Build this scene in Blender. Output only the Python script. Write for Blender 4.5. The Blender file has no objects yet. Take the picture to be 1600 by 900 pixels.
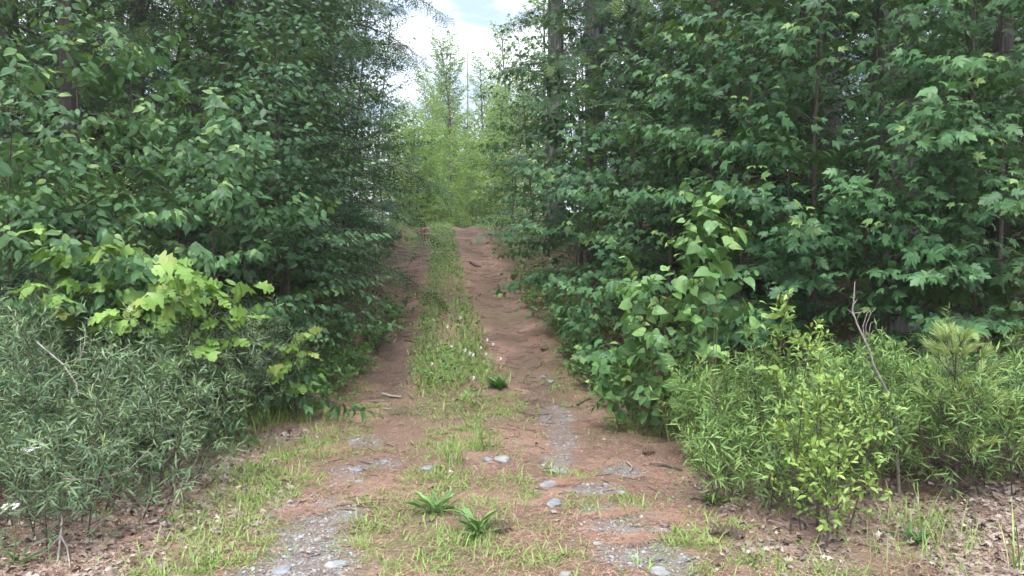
import bpy, math, random
import numpy as np
from mathutils import Matrix, Vector

# ------------------------------------------------------------------ camera, sky, sun, exposure
scene = bpy.context.scene
C = scene.collection
F = 1209.0                                   # focal length of the photograph in its own pixels (1600 wide)
CAMH = 1.5
cam_d = bpy.data.cameras.new('camera'); cam = bpy.data.objects.new('camera', cam_d); C.objects.link(cam)
cam_d.sensor_width = 36.0; cam_d.lens = 36.0 * F / 1600.0
cam_d.clip_start = 0.05; cam_d.clip_end = 2000
cam.location = (0, 0, CAMH)
cam.rotation_euler = (math.radians(90 - 2.37), 0, 0)
scene.camera = cam

SUN_EL, SUN_AZ = math.radians(62), math.radians(200)      # thin overcast, light from high and a little behind
world = bpy.data.worlds.new('World'); scene.world = world; world.use_nodes = True
wt = world.node_tree; wt.nodes.clear()
def wn(t, **k):
    n = wt.nodes.new(t)
    for a, b in k.items(): setattr(n, a, b)
    return n
w_out = wn('ShaderNodeOutputWorld'); w_bg = wn('ShaderNodeBackground'); w_bg.inputs[1].default_value = 0.12
w_sky = wn('ShaderNodeTexSky', sky_type='NISHITA', sun_disc=False)
w_sky.sun_elevation = SUN_EL; w_sky.sun_rotation = SUN_AZ
w_tc = wn('ShaderNodeTexCoord'); w_sep = wn('ShaderNodeSeparateXYZ')
wt.links.new(w_tc.outputs['Generated'], w_sep.inputs[0])
# overcast luminance: brighter towards the zenith, (1 + 2 sin e) / 3
w_mx = wn('ShaderNodeMath', operation='MAXIMUM'); w_mx.inputs[1].default_value = 0.0
wt.links.new(w_sep.outputs['Z'], w_mx.inputs[0])
w_g = wn('ShaderNodeMath', operation='MULTIPLY_ADD'); w_g.inputs[1].default_value = 0.82; w_g.inputs[2].default_value = 0.18
wt.links.new(w_mx.outputs[0], w_g.inputs[0])
w_map = wn('ShaderNodeMapping'); w_map.inputs['Scale'].default_value = (1.0, 1.0, 2.6)
w_map.inputs['Location'].default_value = (0.35, 0.1, 0.2)
wt.links.new(w_tc.outputs['Generated'], w_map.inputs['Vector'])
w_n = wn('ShaderNodeTexNoise'); w_n.inputs['Scale'].default_value = 5.5; w_n.inputs['Detail'].default_value = 6; w_n.inputs['Roughness'].default_value = 0.55
wt.links.new(w_map.outputs[0], w_n.inputs['Vector'])
w_r = wn('ShaderNodeValToRGB'); w_r.color_ramp.elements[0].position = 0.38; w_r.color_ramp.elements[1].position = 0.66
w_r.color_ramp.elements[0].color = (0.21, 0.28, 0.38, 1); w_r.color_ramp.elements[1].color = (1.0, 1.0, 1.0, 1)
wt.links.new(w_n.outputs['Fac'], w_r.inputs[0])
w_c = wn('ShaderNodeVectorMath', operation='SCALE'); wt.links.new(w_r.outputs[0], w_c.inputs[0]); wt.links.new(w_g.outputs[0], w_c.inputs['Scale'])
w_c2 = wn('ShaderNodeVectorMath', operation='SCALE'); w_c2.inputs['Scale'].default_value = 18.5; wt.links.new(w_c.outputs[0], w_c2.inputs[0])
w_mix = wn('ShaderNodeMixRGB'); w_mix.inputs[0].default_value = 0.88
wt.links.new(w_sky.outputs[0], w_mix.inputs[1]); wt.links.new(w_c2.outputs[0], w_mix.inputs[2])
wt.links.new(w_mix.outputs[0], w_bg.inputs[0]); wt.links.new(w_bg.outputs[0], w_out.inputs[0])

sun_d = bpy.data.lights.new('sun', 'SUN'); sun = bpy.data.objects.new('sun', sun_d); C.objects.link(sun)
sun_d.energy = 1.5; sun_d.angle = math.radians(16); sun_d.color = (1.0, 0.96, 0.9)
sdir = Vector((math.sin(SUN_AZ) * math.cos(SUN_EL), math.cos(SUN_AZ) * math.cos(SUN_EL), math.sin(SUN_EL)))
sun.rotation_euler = sdir.to_track_quat('Z', 'Y').to_euler()
sun.location = (0, -5, 30)

vs = scene.view_settings
vs.view_transform = 'Standard'; vs.look = 'None'; vs.gamma = 1.0; vs.use_curve_mapping = False
vs.exposure = 1.7
cy = scene.cycles
cy.max_bounces = 5; cy.diffuse_bounces = 3; cy.glossy_bounces = 1; cy.transmission_bounces = 3; cy.volume_bounces = 0
cy.transparent_max_bounces = 4; cy.use_denoising = True; cy.use_adaptive_sampling = True; cy.adaptive_threshold = 0.06
cy.caustics_reflective = False; cy.caustics_refractive = False; cy.sample_clamp_indirect = 6.0
scene.render.use_persistent_data = False

# ------------------------------------------------------------------ small numeric helpers
RNG = np.random.default_rng(11)
UP = np.array([0, 0, 1.0])
def nrm(v):
    v = np.asarray(v, float); return v / np.maximum(np.linalg.norm(v, axis=-1, keepdims=True), 1e-9)
def _h(ix, iy, s):
    h = (ix.astype(np.int64) * 374761393 + iy.astype(np.int64) * 668265263 + s * 974711) & 0x7fffffff
    h = ((h ^ (h >> 13)) * 1274126177) & 0x7fffffff
    h = (h ^ (h >> 16)) & 0xffff
    return h / 65535.0
def vnoise(x, y, s=0):
    x = np.asarray(x, float); y = np.asarray(y, float)
    ix, iy = np.floor(x), np.floor(y); fx, fy = x - ix, y - iy
    fx = fx * fx * (3 - 2 * fx); fy = fy * fy * (3 - 2 * fy)
    a, b, c, d = _h(ix, iy, s), _h(ix + 1, iy, s), _h(ix, iy + 1, s), _h(ix + 1, iy + 1, s)
    return (a * (1 - fx) + b * fx) * (1 - fy) + (c * (1 - fx) + d * fx) * fy
def fbm(x, y, s=0, o=4):
    t = 0; a = 0.5; n = 0
    for k in range(o):
        t = t + a * vnoise(np.asarray(x) * 2 ** k, np.asarray(y) * 2 ** k, s + k * 17); n += a; a *= 0.5
    return t / n
def sstep(a, b, x):
    t = np.clip((np.asarray(x, float) - a) / (b - a), 0, 1); return t * t * (3 - 2 * t)

# ------------------------------------------------------------------ terrain (metres; camera stands at the origin and looks along +Y)
PY = np.array([-400, 6.2, 7.2, 8.2, 9.3, 10.5, 13, 16, 19, 21.5, 25, 29, 34, 45, 70, 400.])
PZ = np.array([0, 0, .03, .13, .33, .58, 1.03, 1.48, 1.83, 2.1, 2.42, 2.62, 2.66, 2.6, 2.6, 3.0])
def lane_x(y): return -0.23 - 0.098 * (np.asarray(y, float) - 4)
def height(x, y):
    x = np.asarray(x, float); y = np.asarray(y, float)
    z = (np.interp(y, PY, PZ) + np.interp(y - .5, PY, PZ) + np.interp(y + .5, PY, PZ)) / 3
    u = x - lane_x(y)
    near = sstep(5.5, 9, y) * (1 - sstep(28, 40, y))
    rut = np.exp(-((np.abs(u) - .8) / .3) ** 2)
    z = z - near * .06 * rut + near * .03 * np.exp(-(u / .35) ** 2)
    z = z + near * .25 * sstep(1.5, 4.0, np.abs(u))
    z = z + (fbm(x * .5, y * .5, 3) - .5) * .25 * sstep(1.5, 5, np.abs(u))
    z = z + (fbm(x * 2.2, y * 2.2, 5, 3) - .5) * .05 + (vnoise(x * 14, y * 14, 9) - .5) * .012
    # needle wash across the ruts: small ragged ridges
    ry = y * 7.5 + 2.2 * fbm(x * 1.3, y * .8, 21) + .5 * x
    ridge = np.maximum(0, np.sin(ry * 2 * np.pi / 1.35)) ** 3
    z = z + .007 * ridge * rut * sstep(7.5, 9, y) * (1 - sstep(24, 28, y)) * (.3 + .9 * vnoise(x * 3, y * 2, 33))
    return z
def ridge_mask(x, y):
    u = x - lane_x(y)
    rut = np.exp(-((np.abs(u) - .8) / .33) ** 2)
    ry = y * 7.5 + 2.2 * fbm(x * 1.3, y * .8, 21) + .5 * x
    return sstep(.25, .7, np.maximum(0, np.sin(ry * 2 * np.pi / 1.35 - 1.4)) ** 2 * rut * (.1 + 1.1 * vnoise(x * 3, y * 7, 71))) * sstep(7.5, 9, y)
CT, ST = math.cos(math.radians(2.37)), math.sin(math.radians(2.37))
def ray(px, py):
    a, b = (px - 800) / F, (450 - py) / F
    return np.array([a, CT + b * ST, -ST + b * CT])
def gp(px, py):
    """the place on the ground that the photograph shows at (px, py)"""
    r = ray(px, py); t = np.concatenate([np.arange(2, 12, .01), np.arange(12, 60, .04)])
    p = r[None] * t[:, None]; hit = CAMH + p[:, 2] <= height(p[:, 0], p[:, 1])
    q = p[int(np.argmax(hit))] if hit.any() else p[-1]
    return np.array([q[0], q[1], float(height(q[0], q[1]))])
def at(px, d):
    x = (px - 800) / F * d
    return np.array([x, d, float(height(x, d))])
def project(P):
    x, y, z = P[..., 0], P[..., 1], P[..., 2] - CAMH
    yy = y * CT - z * ST; zz = y * ST + z * CT
    yy = np.maximum(yy, .05)
    return 800 + F * x / yy, 450 - F * zz / yy, yy

# ------------------------------------------------------------------ materials
def new_mat(name):
    m = bpy.data.materials.new(name); m.use_nodes = True
    nt = m.node_tree; nt.nodes.clear()
    out = nt.nodes.new('ShaderNodeOutputMaterial')
    return m, nt, out
def mixc(nt, fac, a, b, blend='MIX'):
    n = nt.nodes.new('ShaderNodeMixRGB'); n.blend_type = blend
    for i, v in ((0, fac), (1, a), (2, b)):
        if isinstance(v, bpy.types.NodeSocket): nt.links.new(v, n.inputs[i])
        elif i == 0: n.inputs[0].default_value = v
        else: n.inputs[i].default_value = (*v, 1)
    return n.outputs[0]
def attr(nt, name):
    n = nt.nodes.new('ShaderNodeAttribute'); n.attribute_name = name; return n.outputs['Fac']
def noise(nt, scale, detail=3, rough=.5, vec=None):
    n = nt.nodes.new('ShaderNodeTexNoise'); n.inputs['Scale'].default_value = scale
    n.inputs['Detail'].default_value = detail; n.inputs['Roughness'].default_value = rough
    if vec is not None: nt.links.new(vec, n.inputs['Vector'])
    return n
def ramp(nt, src, p0, p1, c0=(0, 0, 0), c1=(1, 1, 1)):
    n = nt.nodes.new('ShaderNodeValToRGB'); n.color_ramp.elements[0].position = p0; n.color_ramp.elements[1].position = p1
    n.color_ramp.elements[0].color = (*c0, 1); n.color_ramp.elements[1].color = (*c1, 1)
    nt.links.new(src, n.inputs[0]); return n.outputs[0]
def leaf_mat(name, dark, light, young, rough=.42, trans=.3, spec=.5):
    m, nt, out = new_mat(name)
    col = mixc(nt, attr(nt, 'lv'), dark, light)
    col = mixc(nt, attr(nt, 'yg'), col, young)
    tc = nt.nodes.new('ShaderNodeTexCoord')
    nz = noise(nt, 28, 2, .5, tc.outputs['Object'])
    col = mixc(nt, ramp(nt, nz.outputs['Fac'], .35, .75), col, mixc(nt, .5, col, tuple(c * .55 for c in dark)))
    p = nt.nodes.new('ShaderNodeBsdfPrincipled'); nt.links.new(col, p.inputs['Base Color'])
    p.inputs['Roughness'].default_value = rough; p.inputs['Specular IOR Level'].default_value = spec
    t = nt.nodes.new('ShaderNodeBsdfTranslucent')
    tcol = mixc(nt, .55, col, (.16, .26, .03)); nt.links.new(tcol, t.inputs[0])
    mx = nt.nodes.new('ShaderNodeMixShader'); mx.inputs[0].default_value = trans
    nt.links.new(p.outputs[0], mx.inputs[1]); nt.links.new(t.outputs[0], mx.inputs[2]); nt.links.new(mx.outputs[0], out.inputs[0])
    return m
def plain_mat(name, a, b, rough=.8, scale=12, bump=0.0, bscale=40, use_lv=False, spec=.3):
    m, nt, out = new_mat(name)
    tc = nt.nodes.new('ShaderNodeTexCoord')
    if use_lv: fac = attr(nt, 'lv')
    else: fac = ramp(nt, noise(nt, scale, 5, .6, tc.outputs['Object']).outputs['Fac'], .3, .7)
    p = nt.nodes.new('ShaderNodeBsdfPrincipled'); nt.links.new(mixc(nt, fac, a, b), p.inputs['Base Color'])
    p.inputs['Roughness'].default_value = rough; p.inputs['Specular IOR Level'].default_value = spec
    if bump:
        bn = nt.nodes.new('ShaderNodeBump'); bn.inputs['Strength'].default_value = bump; bn.inputs['Distance'].default_value = .02
        nt.links.new(noise(nt, bscale, 4, .6, tc.outputs['Object']).outputs['Fac'], bn.inputs['Height']); nt.links.new(bn.outputs[0], p.inputs['Normal'])
    nt.links.new(p.outputs[0], out.inputs[0]); return m
def bark_mat(name, a, b, zs=.12, scale=22, bump=.9):
    m, nt, out = new_mat(name)
    tc = nt.nodes.new('ShaderNodeTexCoord'); mp = nt.nodes.new('ShaderNodeMapping'); mp.inputs['Scale'].default_value = (1, 1, zs)
    nt.links.new(tc.outputs['Object'], mp.inputs[0])
    nz = noise(nt, scale, 6, .65, mp.outputs[0]); n2 = noise(nt, 3, 3, .5, tc.outputs['Object'])
    col = mixc(nt, ramp(nt, nz.outputs['Fac'], .38, .66), a, b)
    col = mixc(nt, ramp(nt, n2.outputs['Fac'], .52, .7), col, mixc(nt, .35, col, (.16, .18, .14)))
    p = nt.nodes.new('ShaderNodeBsdfPrincipled'); nt.links.new(col, p.inputs['Base Color']); p.inputs['Roughness'].default_value = .9
    bn = nt.nodes.new('ShaderNodeBump'); bn.inputs['Strength'].default_value = bump; bn.inputs['Distance'].default_value = .03
    nt.links.new(nz.outputs['Fac'], bn.inputs['Height']); nt.links.new(bn.outputs[0], p.inputs['Normal'])
    nt.links.new(p.outputs[0], out.inputs[0]); return m
M = {
    'beech':  leaf_mat('beech leaf', (.030, .092, .034), (.120, .255, .088), (.32, .46, .13), .46, .28, .32),
    'birch':  leaf_mat('birch leaf', (.032, .090, .040), (.085, .185, .075), (.25, .41, .13), .48, .28, .30),
    'maple':  leaf_mat('maple leaf', (.028, .090, .034), (.112, .245, .090), (.31, .45, .12), .48, .28, .32),
    'oak':    leaf_mat('oak leaf', (.145, .28, .055), (.26, .42, .09), (.42, .40, .13), .45, .3, .35),
    'oakdk':  leaf_mat('oak leaf dark', (.05, .12, .04), (.11, .20, .06), (.26, .34, .08), .42, .28),
    'aspen':  leaf_mat('aspen leaf', (.075, .18, .06), (.19, .34, .10), (.36, .50, .14), .42, .28, .35),
    'fern':   leaf_mat('sweetfern leaf', (.095, .170, .095), (.24, .335, .18), (.36, .45, .18), .5, .24, .3),
    'fernr':  leaf_mat('sweetfern leaf right', (.105, .205, .060), (.26, .41, .125), (.42, .54, .15), .5, .26, .3),
    'cherry': leaf_mat('cherry leaf', (.17, .30, .065), (.31, .46, .11), (.50, .58, .14), .42, .3),
    'herb':   leaf_mat('herb leaf', (.055, .14, .045), (.15, .28, .08), (.30, .44, .13), .48, .25, .3),
    'grass':  leaf_mat('grass blade', (.15, .25, .05), (.30, .43, .11), (.42, .38, .20), .5, .25),
    'thick':  leaf_mat('thicket leaf', (.13, .25, .04), (.30, .44, .085), (.34, .42, .12), .45, .5),
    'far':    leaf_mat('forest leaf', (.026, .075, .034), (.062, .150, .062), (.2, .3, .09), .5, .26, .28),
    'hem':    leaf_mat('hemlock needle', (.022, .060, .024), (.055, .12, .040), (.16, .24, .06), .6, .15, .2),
    'pine':   leaf_mat('pine needle', (.18, .28, .09), (.32, .43, .14), (.44, .52, .17), .45, .15),
    'pinedk': leaf_mat('tall pine needle', (.025, .055, .03), (.05, .095, .045), (.1, .15, .06), .5, .1),
    'stem':   plain_mat('twig bark', (.045, .034, .028), (.11, .085, .07), .85, 30, .3),
    'stemg':  plain_mat('green stem', (.10, .13, .05), (.16, .14, .07), .7, 20),
    'grey':   plain_mat('dead wood', (.20, .17, .15), (.36, .32, .29), .85, 26, .4, 60),
    'bark':   bark_mat('conifer bark', (.022, .018, .016), (.085, .07, .062)),
    'barkg':  bark_mat('grey pine bark', (.05, .043, .042), (.19, .17, .17)),
    'snag':   bark_mat('splintered wood', (.16, .11, .07), (.42, .33, .24), .05, 30, .6),
    'needle': plain_mat('dead pine needle', (.13, .058, .038), (.52, .34, .25), .8, use_lv=True),
    'litter': plain_mat('dead leaf', (.07, .042, .03), (.42, .35, .305), .75, use_lv=True),
    'pebble': plain_mat('pebble', (.10, .098, .095), (.33, .325, .32), .85, use_lv=True),
    'stone':  plain_mat('fieldstone', (.13, .135, .145), (.26, .265, .28), .85, 14, .4, 50),
    'slate':  plain_mat('pale flat stone', (.17, .172, .168), (.29, .295, .285), .8, 10, .3, 60),
    'cone':   plain_mat('pine cone scale', (.06, .045, .035), (.2, .15, .11), .8, 40, .3),
    'white':  plain_mat('white petal', (.62, .64, .58), (.82, .83, .80), .6, 60),
}

# ------------------------------------------------------------------ mesh accumulation
class Acc:
    def __init__(s): s.v = []; s.t = []; s.lv = []; s.yg = []; s.n = 0
    def add(s, v, t, lv=0.5, yg=0.0):
        v = np.asarray(v, float).reshape(-1, 3); t = np.asarray(t, np.int64).reshape(-1, 3)
        s.v.append(v); s.t.append(t + s.n); s.n += len(v)
        s.lv.append(np.broadcast_to(np.asarray(lv, float), (len(v),))); s.yg.append(np.broadcast_to(np.asarray(yg, float), (len(v),)))
    def mesh(s, name, mat, origin=(0, 0, 0), smooth=True):
        me = bpy.data.meshes.new(name)
        v = np.concatenate(s.v) - np.asarray(origin); t = np.concatenate(s.t)
        me.vertices.add(len(v)); me.vertices.foreach_set('co', v.astype(np.float32).ravel())
        me.loops.add(t.size); me.loops.foreach_set('vertex_index', t.astype(np.int32).ravel())
        me.polygons.add(len(t)); me.polygons.foreach_set('loop_start', np.arange(0, t.size, 3, dtype=np.int32))
        me.polygons.foreach_set('use_smooth', np.full(len(t), smooth))
        for nm, a in (('lv', s.lv), ('yg', s.yg)):
            at_ = me.attributes.new(nm, 'FLOAT', 'POINT'); at_.data.foreach_set('value', np.concatenate(a).astype(np.float32))
        me.materials.append(M[mat] if isinstance(mat, str) else mat)
        me.update(calc_edges=True)
        return me
TRIS = [0]
def link(name, me, parent=None, loc=None):
    o = bpy.data.objects.new(name, me); C.objects.link(o)
    if parent is not None: o.parent = parent
    if loc is not None: o.location = loc
    return o
def tag(o, label=None, cat=None, group=None, kind=None):
    if label: o['label'] = label
    if cat: o['category'] = cat
    if group: o['group'] = group
    if kind: o['kind'] = kind
    return o
def empty(name, loc):
    o = bpy.data.objects.new(name, None); C.objects.link(o); o.location = loc; o.empty_display_size = .1; return o

def tube(acc, pts, r0, r1, sides=5, lv=.5, rough=0.0, rr=None):
    pts = np.asarray(pts, float); n = len(pts)
    d = np.gradient(pts, axis=0); d = nrm(d)
    ref = np.where(np.abs(d[:, 2:3]) > .9, np.array([[1., 0, 0]]), np.array([[0, 0, 1.]]))
    a = nrm(np.cross(d, ref)); b = np.cross(d, a)
    for i in range(1, n):                                  # keep the frame from flipping
        if np.dot(a[i], a[i - 1]) < 0: a[i] = -a[i]; b[i] = -b[i]
    r = np.linspace(r0, r1, n) if rr is None else np.asarray(rr)
    an = np.arange(sides) * 2 * np.pi / sides
    R = r[:, None] * (1 + (rough * RNG.standard_normal((n, sides)) if rough else 0))
    v = pts[:, None, :] + R[..., None] * (np.cos(an)[None, :, None] * a[:, None, :] + np.sin(an)[None, :, None] * b[:, None, :])
    v = v.reshape(-1, 3)
    i = np.arange(n - 1)[:, None] * sides; j = np.arange(sides)[None, :]; k = (j + 1) % sides
    q = np.stack([i + j, i + k, i + sides + k, i + sides + j], -1).reshape(-1, 4)
    t = np.concatenate([q[:, [0, 1, 2]], q[:, [0, 2, 3]]])
    acc.add(v, t, lv)
def twig_batch(acc, A, B, r0, r1):
    """many thin three-sided twigs from A to B at once"""
    A = np.asarray(A); B = np.asarray(B); n = len(A)
    if n == 0: return
    d = nrm(B - A); a = nrm(np.cross(d, np.where(np.abs(d[:, 2:3]) > .9, np.array([[1., 0, 0]]), UP[None]))); b = np.cross(d, a)
    vs_ = []
    for P, r in ((A, r0), (B, r1)):
        for k in range(3):
            an = k * 2 * np.pi / 3
            vs_.append(P + r * (math.cos(an) * a + math.sin(an) * b))
    v = np.stack(vs_, 1).reshape(-1, 3)
    q = np.array([[0, 1, 4], [0, 4, 3], [1, 2, 5], [1, 5, 4], [2, 0, 3], [2, 3, 5]])
    t = (np.arange(n)[:, None, None] * 6 + q[None]).reshape(-1, 3)
    acc.add(v, t)

# ------------------------------------------------------------------ leaf shapes: x along the leaf, y across, z up
def leaf_from_half(o, petiole=0.0, fold=.25, droop=.2, curl=0.0, midf=.92):
    o = np.array(o, float); n = len(o)
    mid = np.stack([np.clip(o[:, 0], 0, 1) * midf + (1 - midf) * np.linspace(0, 1, n), np.zeros(n)], 1); mid[0] = (0, 0); mid[-1] = (o[-1, 0], 0)
    L = o.copy(); R = o * [1, -1]
    xy = np.concatenate([mid, L, R]); v = np.zeros((3 * n, 3)); v[:, :2] = xy
    t = []
    for i in range(n - 1):
        for a, b, c in ((i, i + 1, n + i + 1), (i, n + i + 1, n + i)): t.append((a, b, c))
        for a, b, c in ((i, 2 * n + i + 1, i + 1), (i, 2 * n + i, 2 * n + i + 1)): t.append((a, b, c))
    v[:, 2] = fold * np.abs(v[:, 1]) - droop * v[:, 0] ** 2 - curl * np.abs(v[:, 1]) ** 2 * 2
    t = np.array(t)
    area = np.linalg.norm(np.cross(v[t[:, 1]] - v[t[:, 0]], v[t[:, 2]] - v[t[:, 0]]), axis=1); t = t[area > 1e-7]
    if petiole:
        k = len(v); v = np.concatenate([v, [[-petiole, .012, .0 + petiole * .25], [-petiole, -.012, petiole * .25], [0.02, -.012, 0], [0.02, .012, 0]]])
        v[:k, 0] += 0; t = np.concatenate([t, [[k, k + 1, k + 2], [k, k + 2, k + 3]]])
    return v, t
OV = [(0, 0), (.1, .13), (.3, .24), (.5, .25), (.72, .16), (.88, .055), (1, 0)]
MAPLE = [(.0, 0), (-.06, .10), (.02, .33), (.12, .40), (.2, .27), (.36, .44), (.52, .58), (.56, .50), (.50, .30), (.52, .17), (.66, .26), (.74, .15), (1, 0)]
MAPLELO = [(.0, 0), (.02, .36), (.2, .25), (.54, .56), (.52, .17), (.72, .17), (1, 0)]
OAK = [(0, 0), (.08, .05), (.20, .24), (.29, .18), (.36, .22), (.51, .44), (.60, .35), (.58, .22), (.66, .22), (.81, .34), (.82, .17), (.93, .15), (1, 0)]
HEART = [(0, 0), (-.07, .14), (-.04, .30), (.10, .40), (.28, .41), (.5, .32), (.72, .18), (.88, .06), (1, 0)]
LANCE = [(0, 0), (.45, .078), (1, 0)]
ELL = [(0, 0), (.2, .15), (.5, .22), (.8, .13), (1, 0)]
DIA = [(0, 0), (.45, .3), (1, 0)]
PADDLE = [(0, .015), (.3, .03), (.55, .085), (.78, .10), (.93, .05), (1, 0)]
def leaf_fan(o, petiole=0.0, fold=.25, droop=.2, curl=0.0, cx=.32):
    o = np.array(o, float); n = len(o)
    xy = np.concatenate([[[cx, 0]], o, o[-2:0:-1] * [1, -1]]); v = np.zeros((len(xy), 3)); v[:, :2] = xy; m = len(xy) - 1
    v[:, 2] = fold * np.abs(v[:, 1]) - droop * v[:, 0] ** 2 - curl * np.abs(v[:, 1]) ** 2 * 2
    t = np.array([(0, 1 + (i + 1) % m, 1 + i) for i in range(m)])
    if petiole:
        k = len(v); v = np.concatenate([v, [[-petiole, .010, petiole * .25], [-petiole, -.010, petiole * .25], [0.02, 0, 0]]]); t = np.concatenate([t, [[k, k + 1, k + 2]]])
    return v, t
def variants(o, pet, n=3, f=.22, dr=.22):
    r = np.random.default_rng(5)
    L = []
    for _ in range(n):
        v, t = (leaf_from_half if o is OAK else leaf_fan)(o, pet, f * r.uniform(.2, 1.7), dr * r.uniform(.2, 2.0), r.uniform(0, .6))
        k = len(v) - (4 if o is OAK else 3) if pet else len(v)
        v = v.copy(); v[:k, 1] *= np.where(v[:k, 1] > 0, r.uniform(.82, 1.12), r.uniform(.82, 1.12)); v[:k, :2] += r.normal(0, .014, (k, 2)); v[:k, 2] += .10 * r.uniform(-1, 1) * v[:k, 1] + .03 * np.sin(v[:k, 0] * 7 + r.uniform(0, 6))
        L.append((v, t))
    return L
def blade(n, w, bend):
    x = np.linspace(0, 1, n); hw = w * (1 - x ** 2) ** .7
    ang = bend * x
    xs = np.cumsum(np.concatenate([[0], np.cos((ang[1:] + ang[:-1]) / 2) / (n - 1)])); zs = -np.cumsum(np.concatenate([[0], np.sin((ang[1:] + ang[:-1]) / 2) / (n - 1)]))
    v = np.concatenate([np.stack([xs, hw, zs], 1), np.stack([xs, -hw, zs], 1)]); t = []
    for i in range(n - 1): t += [(i, n + i, n + i + 1), (i, n + i + 1, i + 1)]
    return v, np.array(t[:-1])
def hem_spray(seed, n=9, nn=7, short=.42):
    """a flat hemlock spray: side twigs on both sides of an axis, each fringed with short needles"""
    r = np.random.default_rng(seed); V = []; T = []
    def q(p, d, L, w):
        s = np.array([-d[1], d[0], 0]); k = len(V)
        V.extend([p - s * w, p + s * w, p + d * L]); T.append((k, k + 1, k + 2))
    def twig(p, d, L, k):
        q(p, d, L, .006)
        for i in range(k):
            f = (i + .5) / k; c = p + d * L * f
            for sd in (-1, 1):
                a = sd * r.uniform(.9, 1.35); dd = np.array([d[0] * math.cos(a) - d[1] * math.sin(a), d[0] * math.sin(a) + d[1] * math.cos(a), r.uniform(-.25, .1)])
                q(c, dd, .072 * r.uniform(.7, 1.1) * (1 - .4 * f), .016)
    ax = np.array([1., 0, 0])
    q(np.zeros(3), ax, 1.0, .008)
    for i in range(n):
        f = (i + .6) / (n + .4)
        for sd in (-1, 1):
            a = sd * r.uniform(.65, .95); L = short * (1 - f) ** .8 * r.uniform(.75, 1.1) + .10
            twig(np.array([f, 0, 0]), np.array([math.cos(a), math.sin(a), r.uniform(-.12, .05)]), L, max(3, int(nn * L / short + 1)))
    v = np.array(V); v[:, 2] -= .22 * v[:, 0] ** 2 + .35 * v[:, 1] ** 2
    return v, np.array(T)
def tuft(seed, n=26, spread=.9):
    r = np.random.default_rng(seed); V = []; T = []
    for i in range(n):
        az = r.uniform(0, 2 * np.pi); sp = spread * r.uniform(.25, 1); d = np.array([math.cos(sp), math.sin(sp) * math.cos(az), math.sin(sp) * math.sin(az)])
        p = np.array([r.uniform(-.35, .15), 0, 0]); s = nrm(np.cross(d, r.standard_normal(3))); L = r.uniform(.7, 1.0); k = len(V)
        m = p + d * L * .55 + np.array([0, 0, .02]); e = p + d * L + np.array([0, 0, -.06])
        V.extend([p - s * .016, p + s * .016, m + s * .016, m - s * .016, e]); T += [(k, k + 1, k + 2), (k, k + 2, k + 3), (k + 3, k + 2, k + 4)]
    return np.array(V), np.array(T)
TM = {
    'beech': variants(OV, .05, 6), 'birch': variants([(0, 0), (.02, .2), (.14, .32), (.34, .31), (.6, .2), (.82, .08), (1, 0)], .22, 6),
    'maple': variants(MAPLE, .75, 7, .12, .30), 'maplelo': variants(MAPLELO, .6, 6, .15, .3),
    'oak': variants(OAK, .12, 4, .16, .2), 'aspen': variants(HEART, .45, 6, .22, .26), 'lance': variants(LANCE, 0, 3, .35, .3),
    'ell': variants(ELL, .05, 3, .25, .25), 'dia': variants(DIA, 0, 3, .3, .3), 'paddle': variants(PADDLE, 0, 3, .35, .35),
    'hem': [hem_spray(s, 7, 5) for s in (1, 2, 3)], 'hemlo': [hem_spray(s, 5, 3) for s in (4, 5)], 'tuft': [tuft(s, 20, .6) for s in (1, 2, 3)], 'tuftlo': [tuft(s, 14, 1.1) for s in (7, 8)],
    'blade': [blade(3, .034, b) for b in (.5, 1.1, 1.7)], 'blade2': [blade(4, .0095, b) for b in (.4, .9, 1.5)],
}
class Leaves:
    """leaf records of one plant: template, variant, place, direction, normal, size, colour values"""
    def __init__(s): s.r = []
    def add(s, tm, P, X, N, S, lv, yg):
        P = np.asarray(P, float); n = len(P)
        if n == 0: return
        X = nrm(X); N = np.asarray(N, float); N = nrm(N - (N * X).sum(1, keepdims=True) * X)
        s.r.append((tm, P, X, N, np.broadcast_to(S, (n,)), np.clip(np.broadcast_to(lv, (n,)), 0, 1), np.clip(np.broadcast_to(yg, (n,)), 0, 1)))
    def flat(s):
        """arrays by template"""
        out = {}
        for tm in {r[0] for r in s.r}:
            rs = [r for r in s.r if r[0] == tm]
            out[tm] = [np.concatenate([r[k] for r in rs]) for k in range(1, 7)]
        return out
def place(acc, tm, P, X, N, S, lv, yg, var=None):
    V = TM[tm]
    if var is None: var = RNG.integers(0, len(V), len(P))
    Y = np.cross(N, X)
    for k in range(len(V)):
        m = var == k
        if not m.any(): continue
        v, t = V[k]
        w = P[m][:, None, :] + S[m][:, None, None] * (v[None, :, 0:1] * X[m][:, None] + v[None, :, 1:2] * Y[m][:, None] + v[None, :, 2:3] * N[m][:, None])
        n = int(m.sum()); tt = (np.arange(n)[:, None, None] * len(v) + t[None]).reshape(-1, 3)
        acc.add(w.reshape(-1, 3), tt, np.repeat(lv[m], len(v)), np.repeat(yg[m], len(v)))

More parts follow.
